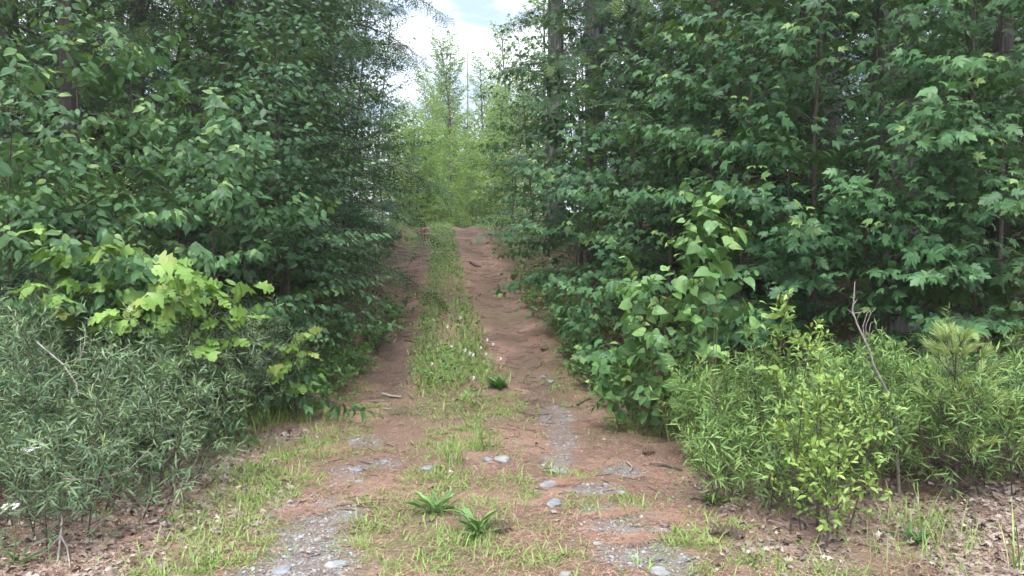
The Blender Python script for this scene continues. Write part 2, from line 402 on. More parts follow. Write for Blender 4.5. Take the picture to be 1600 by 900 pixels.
# ------------------------------------------------------------------ growing
def curve(p, d, L, n, droop=0.0, wob=.06, rng=RNG):
    pts = [np.array(p, float)]; d = nrm(d).copy()
    for i in range(n):
        d = nrm(d + np.array([0, 0, -droop / n]) + rng.standard_normal(3) * wob)
        pts.append(pts[-1] + d * L / n)
    return np.array(pts)
def along(pts, s):
    """points and directions at fractions s of a polyline"""
    n = len(pts) - 1; f = np.clip(np.asarray(s) * n, 0, n - 1e-6); i = f.astype(int); g = (f - i)[:, None]
    return pts[i] * (1 - g) + pts[i + 1] * g, nrm(pts[i + 1] - pts[i])
ARR = {  # how leaves sit on a twig: forward, sideways, droop, normal up, normal outward, random
    'flat2': (.55, .8, .30, .85, .62, .32), 'fan': (.5, .8, .78, .6, .7, .34), 'bg': (.5, .8, .35, .55, .6, .6), 'opp': (.45, .8, .42, .75, .65, .36), 'hang': (.3, .7, .6, .7, .8, .4),
    'spiral': (.65, .75, .05, .5, .2, .5), 'oak': (.6, .8, .3, .62, .72, .38), 'up': (.8, .6, -.1, .6, .3, .45)}
def leaf_twig(lv_, arr, tm, A, B, nl, size, ctr, base_lv, yp, rng, nodes_from=.12):
    fw, sd, dr, nu, no, rd = ARR[arr]
    T = nrm(B - A); L = np.linalg.norm(B - A)
    if arr == 'opp':
        f = np.linspace(nodes_from, 1, max(1, nl // 2)); f = np.repeat(f, 2); side = np.tile([1., -1.], len(f) // 2)
    else:
        f = np.linspace(nodes_from, 1, nl); side = np.where(np.arange(nl) % 2 == 0, 1., -1.)
    n = len(f); P = A + (B - A) * f[:, None]
    if arr in ('spiral', 'up'):
        an = np.arange(n) * 2.4 + rng.uniform(0, 6); a = nrm(np.cross(T, [.3, .2, 1.])); b = np.cross(T, a)
        sv = np.cos(an)[:, None] * a + np.sin(an)[:, None] * b
    else:
        perp = nrm(np.cross(UP, T) + 1e-4); sv = side[:, None] * perp
    fwv = fw + .9 * (f ** 3)                                 # the last leaves point forward
    X = T * fwv[:, None] + sv * sd + rng.standard_normal((n, 3)) * rd * .45; X[:, 2] -= dr * rng.uniform(.4, 1.6, n)
    if arr == 'oak':                                         # leaves crowd in a whorl at the twig's end
        f = .62 + .38 * f; P = A + (B - A) * f[:, None]; w_ = np.linspace(-2.0, 2.0, n) + rng.normal(0, .35, n); hx, hy = nrm(np.array([T[0], T[1]]) + 1e-4)
        X = np.stack([hx * np.cos(w_) - hy * np.sin(w_), hx * np.sin(w_) + hy * np.cos(w_), rng.normal(-.3, .3, n)], 1)
    out = P - ctr; out[:, 2] = 0; out = nrm(out)
    if arr in ('spiral', 'up'): N = T * .7 - sv * .2 + UP * nu + rng.standard_normal((n, 3)) * rd
    else: N = UP * nu + out * no + rng.standard_normal((n, 3)) * rd
    S = size * np.clip(rng.normal(.95, .2, n), .45, 1.35) * (1 - .35 * f ** 4)
    lv = base_lv + rng.normal(0, .22, n)
    yg = np.where(rng.random() < yp, np.clip(f * 1.3 - .55, 0, 1) * rng.uniform(.5, 1.0), 0) * np.ones(n)
    if arr == 'opp': P = P + nrm(X) * (size * .45)
    lv_.add(tm, P, X, N, S, lv, yg)

class Plant:
    def __init__(s, name, label, cat, base, mat, group=None, stem='stem', nleaf=0, leafname='leaf'):
        s.name, s.label, s.cat, s.group, s.base, s.mat, s.stemmat, s.nleaf, s.leafname = name, label, cat, group, np.asarray(base, float), mat, stem, nleaf, leafname
        s.wood = Acc(); s.L = Leaves()
PLANTS = []
def grow(pl, seed, h, lean=(0, 0), r=.02, nb=24, h0=.15, bl=(1.0, .35), el=(5, 50), droop=.35, tw=.30, tws=.13, twa=50, lpt=7, tm='beech', arr='flat2',
         size=.085, yp=.12, lv=.45, bias=None, biasw=.5, off=(0, 0), shape=.8, lay=0.0, s0=.18, sides=6, wob=.05, twr=.0022, top=True, maxh=None):
    rng = np.random.default_rng(seed)
    b = pl.base + np.array([off[0], off[1], 0]); b[2] = float(height(b[0], b[1])) - .03
    tp = curve(b, np.array([lean[0], lean[1], 1.0]), h, 9, -0.0, .03, rng)
    tube(pl.wood, tp, r, r * .18, sides)
    ctr = b.copy()
    TA, TB = [], []
    for k in range(nb):
        t = h0 + (1 - h0) * ((k + rng.uniform(.1, .9)) / nb) ** shape
        if lay: t = float(np.clip((np.floor(t * h / lay) + .5 + rng.normal(0, .1)) * lay / h, h0, .99))
        p, dd = along(tp, [t]); p = p[0]
        az = k * 2.4 + rng.uniform(-.4, .4)
        if bias is not None and rng.random() < biasw: az = bias + rng.normal(0, .65)
        e = math.radians(el[0] * (1 - t) + el[1] * t + rng.normal(0, 7))
        L = (bl[0] * (1 - t) + bl[1] * t) * rng.uniform(.7, 1.15)
        bp = curve(p, (math.cos(az) * math.cos(e), math.sin(az) * math.cos(e), math.sin(e)), L, 6, droop, wob, rng)
        tube(pl.wood, bp, max(.0025, r * .32 * (1 - .7 * t)), .0012, 4)
        blv = lv + rng.normal(0, .17)
        n = max(2, int(L * (1.03 - s0) / tws)); s_ = np.linspace(s0 if L > .6 else .15, .96, n)
        Q, D = along(bp, s_)
        for i in range(n):
            sd = 1 if i % 2 else -1
            a = math.radians(twa) * rng.uniform(.7, 1.2)
            perp = nrm(np.cross(UP, D[i]) + 1e-4)
            if arr in ('spiral', 'up'): perp = nrm(perp + UP * rng.normal(.2, .7))
            T = nrm(D[i] * math.cos(a) + perp * sd * math.sin(a) + np.array([0, 0, rng.normal(-.05, .12)]))
            l = tw * (1.05 - .6 * s_[i]) * rng.uniform(.6, 1.2)
            A = Q[i]; B = A + T * l; TA.append(A); TB.append(B)
            leaf_twig(pl.L, arr, tm, A, B, max(2, int(round(lpt * l / tw))), size, ctr, blv, yp, rng)
        l = tw * .8; A = bp[-1]; B = A + nrm(bp[-1] - bp[-2]) * l; TA.append(A); TB.append(B)
        leaf_twig(pl.L, arr, tm, A, B, max(2, int(lpt * .8)), size, ctr, blv, yp * 2, rng)
    if top:
        A = tp[-2]; B = tp[-1] + nrm(tp[-1] - tp[-2]) * tw * .5
        leaf_twig(pl.L, arr, tm, A, B, lpt + 3, size, ctr, lv + .1, yp * 3, rng)
    twig_batch(pl.wood, np.array(TA), np.array(TB), twr, .0008)
    return tp

def add_plant(name, label, cat, base, mat, group=None, stem='stem', nleaf=0, leafname='leaf'):
    p = Plant(name, label, cat, base, mat, group, stem, 0 if nleaf <= 60 and cat == 'tree' else int(nleaf * .62), leafname); PLANTS.append(p); return p

def finish_plants():
    """choose which leaves become single objects (those in sight that show largest), build all meshes"""
    cell = 7; buf = np.full((140, 240), 1e9)
    recs = []
    for pl in PLANTS:
        fl = pl.L.flat(); recs.append(fl)
        for tm, (P, X, N, S, lv, yg) in fl.items():
            px, py, d = project(P + X * S[:, None] * .5)
            ok = (px > -20) & (px < 1620) & (py > -20) & (py < 920)
            ix = np.clip((px[ok] / cell).astype(int) + 3, 0, 239); iy = np.clip((py[ok] / cell).astype(int) + 3, 0, 139)
            np.minimum.at(buf, (iy, ix), d[ok])
    shared = {}
    for pl, fl in zip(PLANTS, recs):
        root = empty(pl.name, pl.base); tag(root, pl.label, pl.cat, pl.group)
        if pl.wood.n: link('trunk' if pl.cat == 'tree' else 'stem', pl.wood.mesh(pl.name + '_wood', pl.stemmat, pl.base), root)
        acc = Acc()
        for tm, (P, X, N, S, lv, yg) in fl.items():
            n = len(P); var = RNG.integers(0, len(TM[tm]), n); single = np.zeros(n, bool)
            if pl.nleaf:
                px, py, d = project(P + X * S[:, None] * .5)
                ok = (px > 3) & (px < 1597) & (py > 3) & (py < 897)
                ix = np.clip((px / cell).astype(int) + 3, 0, 239); iy = np.clip((py / cell).astype(int) + 3, 0, 139)
                ok &= (d < buf[iy, ix] + .06) & (S * F / d > 10)
                face = np.abs((N * nrm(P - np.array([0, 0, CAMH]))).sum(1))
                sc = np.where(ok, S / d * (.3 + face), 0); o = np.argsort(-sc)[:pl.nleaf]
                single[o[sc[o] > 0]] = True
            m = ~single
            if m.any(): place(acc, tm, P[m], X[m], N[m], S[m], lv[m], yg[m], var[m])
            Y = np.cross(N, X)
            for i in np.nonzero(single)[0]:
                key = (tm, int(var[i]), round(float(lv[i]) * 5) / 5, round(float(yg[i]) * 4) / 4, pl.mat)
                if key not in shared:
                    a = Acc(); v, t = TM[tm][key[1]]; a.add(v, t, key[2], key[3]); shared[key] = a.mesh('leaf', pl.mat)
                ob = bpy.data.objects.new(pl.leafname, shared[key]); C.objects.link(ob); ob.parent = root
                R = np.eye(4); R[:3, 0] = X[i] * S[i]; R[:3, 1] = Y[i] * S[i]; R[:3, 2] = N[i] * S[i]; R[:3, 3] = P[i] - pl.base
                ob.matrix_local = Matrix(R.tolist())
        if acc.n:
            f = link('foliage', acc.mesh(pl.name + '_foliage', pl.mat, pl.base), root); f['kind'] = 'stuff'
            TRIS[0] += sum(len(t) for t in acc.t)

# ------------------------------------------------------------------ ground cover maps: what lies where on the ground
def blob(px, py, rx, ry):
    c = gp(px, py); d = c[1]
    y0 = gp(px, py + ry)[1]; y1 = gp(px, max(py - ry, 345))[1]
    return (c[0], c[1], rx / F * d, max(.05, (y1 - y0) / 2))
def blobs(L): return [blob(*b[:4]) + ((b[4] if len(b) > 4 else 1.0),) for b in L]
GRAVEL = blobs([(490, 840, 54, 68), (470, 890, 80, 28), (440, 800, 24, 10), (540, 745, 26, 16, .7), (985, 818, 68, 22), (1010, 872, 62, 34), (935, 800, 30, 10, .8),
                (920, 768, 44, 8), (880, 690, 20, 26, .8), (868, 655, 26, 18, .7), (975, 735, 30, 9), (872, 720, 26, 10, .8), (600, 725, 26, 8, .6), (570, 690, 26, 9, .6), (1050, 900, 40, 14)])
SOIL = blobs([(620, 590, 32, 18), (610, 615, 30, 12), (850, 630, 36, 22), (610, 545, 45, 20), (850, 610, 30, 15), (640, 640, 30, 10), (820, 560, 25, 20, .6)])
GRASS = blobs([(350, 800, 70, 60), (430, 735, 70, 40), (300, 870, 80, 30, .8), (400, 850, 60, 40, .7), (520, 690, 60, 26, .6), (600, 820, 60, 40, .7), (680, 760, 60, 32, .9),
               (700, 860, 110, 40, .55), (760, 790, 60, 50, .45), (815, 770, 26, 26, .9), (820, 850, 60, 50, .8), (990, 808, 40, 16, 1.0), (1080, 860, 50, 24, 1.0), (950, 790, 60, 20, .5),
               (1060, 890, 60, 20, .9), (900, 890, 40, 20, .5), (560, 640, 60, 22, .55), (720, 690, 60, 26, .8), (740, 640, 80, 26, .7), (1010, 665, 60, 16, 1.0), (880, 580, 25, 60, .35),
               (640, 880, 50, 24, .6), (880, 740, 40, 14, .5), (1150, 850, 60, 40, .35), (1250, 890, 90, 20, .4), (560, 790, 30, 14, .7), (360, 690, 50, 26, .7), (400, 640, 40, 22, .8), (560, 610, 30, 12, .4)])
LITTER = blobs([(200, 800, 210, 70), (100, 870, 160, 50), (330, 730, 90, 35, .8), (430, 690, 50, 16, .7), (1300, 790, 190, 60, .8), (1500, 830, 150, 70), (1180, 800, 70, 50, .6), (1250, 870, 110, 30, .6), (1560, 780, 60, 40)])
def field(B, x, y, ns=0, edge=.7):
    m = np.zeros(np.shape(x))
    w = (fbm(np.asarray(x) * 3.1, np.asarray(y) * 3.1, 50 + ns) - .5) * 2.2 + (fbm(np.asarray(x) * 13, np.asarray(y) * 13, 80 + ns, 3) - .5) * 1.6
    for (cx, cy_, rx, ry, a) in B:
        q = ((x - cx) / rx) ** 2 + ((y - cy_) / ry) ** 2
        m = np.maximum(m, a * sstep(1 + edge, 1 - edge, q + w))
    return m
def strip_green(x, y):
    u = np.asarray(x) - lane_x(y)
    hw = np.interp(y, [7, 8, 9, 11, 14, 22], [.26, .42, .48, .38, .32, .36])
    m = sstep(1.25, .55, np.abs(u) / hw) * sstep(6.9, 8.8, y) * (1 - sstep(30, 36, y))
    hole = np.exp(-(u / .22) ** 2) * sstep(9.0, 9.8, y) * (1 - sstep(12.5, 15, y))
    return m * (1 - .75 * hole) * np.clip(3.2 * fbm(np.asarray(x) * 2.5, np.asarray(y) * 1.6, 77) - .85, .06, 1)
def lane_mask(x, y):
    u = np.abs(np.asarray(x) - lane_x(y) - .12 * (1 - sstep(4, 8, y)))
    hw = np.interp(y, [0, 3, 4.5, 6, 7.5, 9, 14, 24], [3.6, 3.0, 2.5, 2.0, 1.5, 1.3, 1.16, 1.04])
    return sstep(1.2, .9, u / hw + (fbm(np.asarray(x) * 1.8, np.asarray(y) * 1.8, 41) - .5) * .35)

# ------------------------------------------------------------------ ground sheet
def build_ground():
    xs = np.concatenate([-np.geomspace(400, 7, 26), np.arange(-6.5, -4.4, .25), np.arange(-4.4, 3.4, .052), np.arange(3.5, 6.6, .25), np.geomspace(7, 400, 26)])
    ys = np.concatenate([-np.geomspace(400, 4, 22), np.arange(-3.5, 2.4, .4), np.arange(2.4, 12, .05), np.arange(12, 26.5, .09), np.arange(27, 45, .6), np.geomspace(46, 400, 26)])
    X, Y = np.meshgrid(xs, ys); Z = height(X, Y)
    nx, ny = len(xs), len(ys)
    v = np.stack([X, Y, Z], -1).reshape(-1, 3)
    i = (np.arange(ny - 1)[:, None] * nx + np.arange(nx - 1)[None]).ravel()
    t = np.concatenate([np.stack([i, i + 1, i + nx + 1], 1), np.stack([i, i + nx + 1, i + nx], 1)])
    x, y = v[:, 0], v[:, 1]
    a = Acc(); a.add(v, t); m, nt, out = new_mat('woodland ground')
    me = a.mesh('ground', m)
    soil = np.maximum(field(SOIL, x, y, 3, .95) * .75, ridge_mask(x, y) * .45)
    u = x - lane_x(y)
    soil = np.maximum(soil, .55 * np.exp(-((np.abs(u) - .8) / .2) ** 2) * sstep(8, 10, y) * (fbm(x * 2, y * .8, 61) - .25))
    maps = {'lane': lane_mask(x, y), 'gravel': field(GRAVEL, x, y, 1), 'soil': np.clip(soil, 0, 1), 'green': np.clip(np.maximum(field(GRASS, x, y, 2) * .6, strip_green(x, y) * .55), 0, 1), 'leafy': field(LITTER, x, y, 4)}
    for k, val in maps.items():
        at_ = me.attributes.new(k, 'FLOAT', 'POINT'); at_.data.foreach_set('value', val.astype(np.float32))
    tc = nt.nodes.new('ShaderNodeTexCoord'); g = tc.outputs['Object']
    mp = nt.nodes.new('ShaderNodeMapping'); mp.inputs['Scale'].default_value = (1, 1, 1); nt.links.new(g, mp.inputs[0])
    n1 = noise(nt, 1.6, 5, .6, g); n2 = noise(nt, 60, 4, .7, g); n3 = noise(nt, 9, 4, .6, g); n4 = noise(nt, 220, 2, .6, g)
    wv = nt.nodes.new('ShaderNodeTexNoise'); wv.inputs['Scale'].default_value = 90; wv.inputs['Detail'].default_value = 3; wv.inputs['Distortion'].default_value = 2.5; nt.links.new(g, wv.inputs['Vector'])
    needle = mixc(nt, ramp(nt, wv.outputs['Fac'], .38, .62), (.105, .06, .046), (.385, .242, .185))
    needle = mixc(nt, ramp(nt, n1.outputs['Fac'], .4, .65), needle, mixc(nt, .4, needle, (.28, .2, .15)))
    forest = mixc(nt, ramp(nt, n2.outputs['Fac'], .35, .65), (.045, .03, .02), (.15, .095, .062))
    grav = mixc(nt, ramp(nt, n4.outputs['Fac'], .38, .62), (.10, .096, .093), (.33, .32, .31))
    grav = mixc(nt, ramp(nt, n3.outputs['Fac'], .36, .62), grav, (.17, .125, .10))
    soilc = mixc(nt, ramp(nt, n2.outputs['Fac'], .3, .7), (.035, .026, .022), (.12, .09, .075))
    greenc = mixc(nt, ramp(nt, n2.outputs['Fac'], .35, .65), (.07, .10, .03), (.17, .19, .07))
    litc = mixc(nt, ramp(nt, n2.outputs['Fac'], .4, .6), (.12, .075, .055), (.40, .31, .27))
    def mk(a_): return a_
    c = mixc(nt, attr(nt, 'lane'), forest, needle)
    n5 = noise(nt, .9, 6, .65, g)
    mo = nt.nodes.new('ShaderNodeMath'); mo.operation = 'MULTIPLY'; nt.links.new(ramp(nt, n5.outputs['Fac'], .50, .64), mo.inputs[0]); nt.links.new(ramp(nt, n3.outputs['Fac'], .40, .62), mo.inputs[1])
    c = mixc(nt, mo.outputs[0], c, mixc(nt, ramp(nt, n2.outputs['Fac'], .35, .65), (.075, .085, .035), (.20, .20, .10)))
    c = mixc(nt, ramp(nt, n5.outputs['Fac'], .46, .34), c, mixc(nt, .35, c, (.06, .042, .034)))
    c = mixc(nt, attr(nt, 'leafy'), c, litc)
    c = mixc(nt, attr(nt, 'soil'), c, soilc)
    c = mixc(nt, attr(nt, 'gravel'), c, grav)
    gm = nt.nodes.new('ShaderNodeMath'); gm.operation = 'MULTIPLY'; nt.links.new(attr(nt, 'green'), gm.inputs[0]); nt.links.new(ramp(nt, n3.outputs['Fac'], .3, .6), gm.inputs[1])
    c = mixc(nt, gm.outputs[0], c, greenc)
    p = nt.nodes.new('ShaderNodeBsdfPrincipled'); nt.links.new(c, p.inputs['Base Color']); p.inputs['Roughness'].default_value = .95; p.inputs['Specular IOR Level'].default_value = .15
    bn = nt.nodes.new('ShaderNodeBump'); bn.inputs['Strength'].default_value = .9; bn.inputs['Distance'].default_value = .02
    nt.links.new(n2.outputs['Fac'], bn.inputs['Height']); nt.links.new(bn.outputs[0], p.inputs['Normal']); nt.links.new(p.outputs[0], out.inputs[0])
    tag(link('ground', me), kind='structure')
build_ground()

# ------------------------------------------------------------------ scattered ground stuff
def scatter(n, x0, x1, y0, y1, dens, pw=1.0):
    """n tries, more of them near the camera (pw < 1)"""
    y = y0 + (y1 - y0) * RNG.random(n) ** (1 / pw if pw else 1); w = RNG.random(n)
    x = x0 + (x1 - x0) * w
    k = RNG.random(n) < dens(x, y); return x[k], y[k]
def flat_frame(n, tilt=.12):
    az = RNG.uniform(0, 2 * np.pi, n); X = np.stack([np.cos(az), np.sin(az), RNG.normal(0, tilt, n)], 1)
    N = np.stack([RNG.normal(0, tilt * 2, n), RNG.normal(0, tilt * 2, n), np.ones(n)], 1)
    X = nrm(X); N = nrm(N - (N * X).sum(1, keepdims=True) * X); return X, N
def pt(x, y, dz=0.0): return np.stack([x, y, height(x, y) + dz], 1)

TM['needle'] = [(np.array([[-.5, .018, 0], [-.5, -.018, 0], [0.02, -.018, b], [0.02, .018, b], [.5, 0, 0]]), np.array([[0, 1, 3], [3, 2, 4]])) for b in (.03, .09)]
def dead_leaf_shapes():
    r = np.random.default_rng(9); out = []
    for o in (OV, [(0, 0), (.16, .2), (.28, .1), (.48, .38), (.55, .15), (.8, .28), (.8, .1), (1, 0)], MAPLELO, OV):
        v, t = leaf_fan(o, 0, .2, .1); v[:, 0] -= .5; v[:, 1] *= 1.2
        a, b = r.uniform(-3, 3, 2); v[:, 2] = .09 * np.sin(a + v[:, 0] * 7) + .3 * np.abs(v[:, 1]) * r.uniform(-.6, 1) + .08 * np.sin(b + v[:, 1] * 9)
        v[:, 2] -= v[:, 2].min(); out.append((v, t))
    return out
TM['dead'] = dead_leaf_shapes()
def pebble_shapes():
    r = np.random.default_rng(3); out = []
    ic = np.array([[0, 0, 1], [.89, 0, .45], [.28, .85, .45], [-.72, .53, .45], [-.72, -.53, .45], [.28, -.85, .45], [.72, .53, -.45], [-.28, .85, -.45], [-.89, 0, -.45], [-.28, -.85, -.45], [.72, -.53, -.45]])
    it = [[0, 1, 2], [0, 2, 3], [0, 3, 4], [0, 4, 5], [0, 5, 1], [1, 6, 2], [2, 7, 3], [3, 8, 4], [4, 9, 5], [5, 10, 1], [2, 6, 7], [3, 7, 8], [4, 8, 9], [5, 9, 10], [1, 10, 6]]
    for _ in range(4):
        v = ic * (1 + r.normal(0, .16, (11, 1))) * [1, r.uniform(.6, .9), r.uniform(.35, .6)] * .5; out.append((v, np.array(it)))
    return out
TM['pebble'] = pebble_shapes()

def ground_stuff():
    # dead pine needles
    x, y = scatter(170000, -4.2, 4.2, 2.7, 12.5, lambda x, y: np.clip(lane_mask(x, y) * .8 + .45, 0, 1) * (1 - .75 * field(GRAVEL, x, y, 1)) * (.35 + .65 * (fbm(x * 2.3, y * 2.3, 91) > .47)), .62)
    n = len(x); X, N = flat_frame(n, .06); a = Acc(); place(a, 'needle', pt(x, y, .006), X, N, RNG.uniform(.05, .11, n), np.clip(RNG.normal(.45, .33, n), 0, 1), np.zeros(n))
    x, y = scatter(64000, -4.6, 1.2, 12, 26, lambda x, y: lane_mask(x, y) * (.3 + .7 * (fbm(x * 2.3, y * 1.5, 91) > .47)) * (1 - .7 * strip_green(x, y)), .7)
    n = len(x); X, N = flat_frame(n, .07); place(a, 'needle', pt(x, y, .008), X, N, RNG.uniform(.09, .17, n), np.clip(RNG.normal(.45, .33, n), 0, 1), np.zeros(n))
    # thicker drifts of fresh orange needles at the gravel's edges
    for (px, py, rx, ry) in ((470, 800, 45, 9), (960, 806, 50, 6), (990, 846, 36, 7), (880, 757, 20, 4), (1040, 812, 40, 8), (520, 705, 30, 5), (930, 730, 40, 7)):
        bx, by, wx, wy = blob(px, py, rx, ry); m = 700
        x = bx + RNG.normal(0, wx * .6, m); y = by + RNG.normal(0, wy * .7, m) + (x - bx) * .35; X, N = flat_frame(m, .1)
        place(a, 'needle', pt(x, y, .012), X, N, RNG.uniform(.05, .09, m), np.clip(RNG.normal(.5, .12, m), 0, 1), np.zeros(m))
    tag(link('pine_needle_litter', a.mesh('pine_needle_litter', 'needle')), 'thin reddish brown pine needles strewn over the track', 'pine needles', kind='stuff')
    # twigs, bark and cone bits, mostly in the ruts
    def dtw(x, y):
        u = np.abs(x - lane_x(y)); return np.clip(lane_mask(x, y) * (.25 + .75 * np.exp(-((u - .8) / .35) ** 2)) * (.4 + .6 * (y > 7)) * (.3 + (vnoise(x * 2, y * 3, 44) > .5)), 0, 1)
    a2 = Acc(); x, y = scatter(9000, -4.5, 2.5, 2.8, 27, dtw, .7); n = len(x); X, N = flat_frame(n, .05); X[:, 0] *= 1.8; X = nrm(X); N = nrm(N - (N * X).sum(1, keepdims=True) * X)
    L = RNG.uniform(.03, .16, n) * (.6 + .05 * y); A = pt(x, y, .008); A2 = A + X * L[:, None]; A2[:, 2] = height(A2[:, 0], A2[:, 1]) + .012
    twig_batch(a2, A, A2, .0042, .002)
    tag(link('twig_litter', a2.mesh('twig_litter', 'stem')), 'small dark twigs and bark bits strewn along the ruts', 'twigs', kind='stuff')
    # gravel
    x, y = scatter(90000, -3.4, 2.2, 2.7, 9, lambda x, y: np.clip(field(GRAVEL, x, y, 1, .95) * .95 + .022 * lane_mask(x, y), 0, 1), .6)
    n = len(x); X, N = flat_frame(n, .2); a = Acc(); S = np.clip(RNG.lognormal(math.log(.0115), .45, n), .005, .04)
    place(a, 'pebble', pt(x, y, .002), X, N, S, RNG.random(n), np.zeros(n))
    tag(link('gravel', a.mesh('gravel', 'pebble', smooth=False)), 'loose grey gravel showing in the wheel tracks', 'gravel', kind='stuff')
    # leaf litter
    x, y = scatter(60000, -5.2, 5.5, 2.6, 8.5, lambda x, y: np.clip(field(LITTER, x, y, 4) * .8 + .12 * (1 - lane_mask(x, y)) + .006, 0, 1), .7)
    n = len(x); X, N = flat_frame(n, .25); a = Acc(); place(a, 'dead', pt(x, y, .006), X, N, RNG.uniform(.012, .05, n), np.clip(RNG.beta(.9, 1.5, n), 0, 1), np.zeros(n))
    tag(link('leaf_litter', a.mesh('leaf_litter', 'litter')), 'dry grey brown dead leaves covering the verges', 'leaf litter', kind='stuff')
    # grass: short tufts
    x, y = scatter(76000, -4.0, 3.2, 2.7, 9.0, lambda x, y: np.clip(field(GRASS, x, y, 2, .9) * .75 * (fbm(x * 5, y * 5, 15) > .42) + .035 * lane_mask(x, y), 0, 1) * (1 - .8 * field(GRAVEL, x, y, 1)), .65)
    a = Acc(); nb = 8
    cx, cy_ = np.repeat(x, nb), np.repeat(y, nb); n = len(cx)
    r = RNG.normal(0, .02, (2, n)); tall = np.repeat(RNG.uniform(.5, 1.25, len(x)), nb)
    az = RNG.uniform(0, 2 * np.pi, n); e = RNG.uniform(.15, 1.2, n)
    X = np.stack([np.cos(az) * np.cos(e), np.sin(az) * np.cos(e), np.sin(e)], 1); N = np.stack([-np.cos(az) * np.sin(e), -np.sin(az) * np.sin(e), np.cos(e)], 1)
    lvt = np.repeat(RNG.normal(.5, .2, len(x)), nb)
    place(a, 'blade', pt(cx + r[0], cy_ + r[1], -.004), X, N, RNG.uniform(.03, .095, n) * tall, np.clip(lvt + RNG.normal(0, .15, n), 0, 1), (RNG.random(n) < .12) * RNG.uniform(.3, 1, n))
    # the green strip between the ruts and the lane's edges: grass and low broad leaves
    def dstrip(x, y):
        u = np.abs(x - lane_x(y)); edge = np.exp(-((u - 1.42) / .18) ** 2) * sstep(7.5, 9, y)
        return np.clip(strip_green(x, y) + edge * .25 * (fbm(x * 2, y * 2, 8) > .45), 0, 1)
    x, y = scatter(70000, -5, 1.6, 6.9, 30, dstrip, .75)
    n = len(x); nb = 3; cx, cy_ = np.repeat(x, nb), np.repeat(y, nb); n = len(cx)
    az = RNG.uniform(0, 2 * np.pi, n); e = RNG.uniform(.5, 1.4, n)
    X = np.stack([np.cos(az) * np.cos(e), np.sin(az) * np.cos(e), np.sin(e)], 1); N = np.stack([-np.cos(az) * np.sin(e), -np.sin(az) * np.sin(e), np.cos(e)], 1)
    place(a, 'blade', pt(cx + RNG.normal(0, .03, n), cy_ + RNG.normal(0, .03, n), -.004), X, N, RNG.uniform(.06, .17, n), np.clip(RNG.normal(.4, .22, n), 0, 1), (RNG.random(n) < .1) * .8)
    tag(link('grass', a.mesh('grass', 'grass')), 'sparse light green grass in tufts on the track', 'grass', kind='stuff')
    x, y = scatter(56000, -5, 1.6, 6.9, 30, dstrip, .75)
    n = len(x); X, N = flat_frame(n, .35); X[:, 2] += .2; X = nrm(X); N = nrm(N - (N * X).sum(1, keepdims=True) * X); a = Acc()
    place(a, 'dia', pt(x, y, .02) + np.array([0, 0, 1]) * RNG.uniform(0, .13, n)[:, None], X, N, RNG.uniform(.025, .065, n), np.clip(RNG.normal(.6, .25, n), 0, 1), (RNG.random(n) < .2) * .6)
    tag(link('ground_cover', a.mesh('ground_cover', 'herb')), 'low leafy ground cover along the strip between the ruts', 'ground cover', kind='stuff')
    # wild undergrowth on the forest floor beside the lane
    def dund(x, y):
        u = x - lane_x(y); return sstep(1.15, 1.6, np.abs(u)) * (1 - sstep(3.5, 5, np.abs(u))) * sstep(7.4, 8.6, y) * np.clip(fbm(x * 1.3, y * 1.3, 18) * 2.2 - .45, 0, 1)
    x, y = scatter(60000, -8, 4.5, 7.4, 30, dund, .7)
    n = len(x); X, N = flat_frame(n, .3); a = Acc()
    hh = RNG.uniform(.03, .38, n) * np.clip(.4 + fbm(x * .9, y * .9, 28), 0, 1.3)
    place(a, 'dia', pt(x, y, .02) + UP * hh[:, None], X, N, RNG.uniform(.04, .10, n), np.clip(RNG.normal(.55, .22, n), 0, 1), (RNG.random(n) < .1) * .7)
    tag(link('undergrowth', a.mesh('undergrowth', 'herb')), 'low leafy undergrowth along both edges of the lane', 'undergrowth', kind='stuff')
ground_stuff()

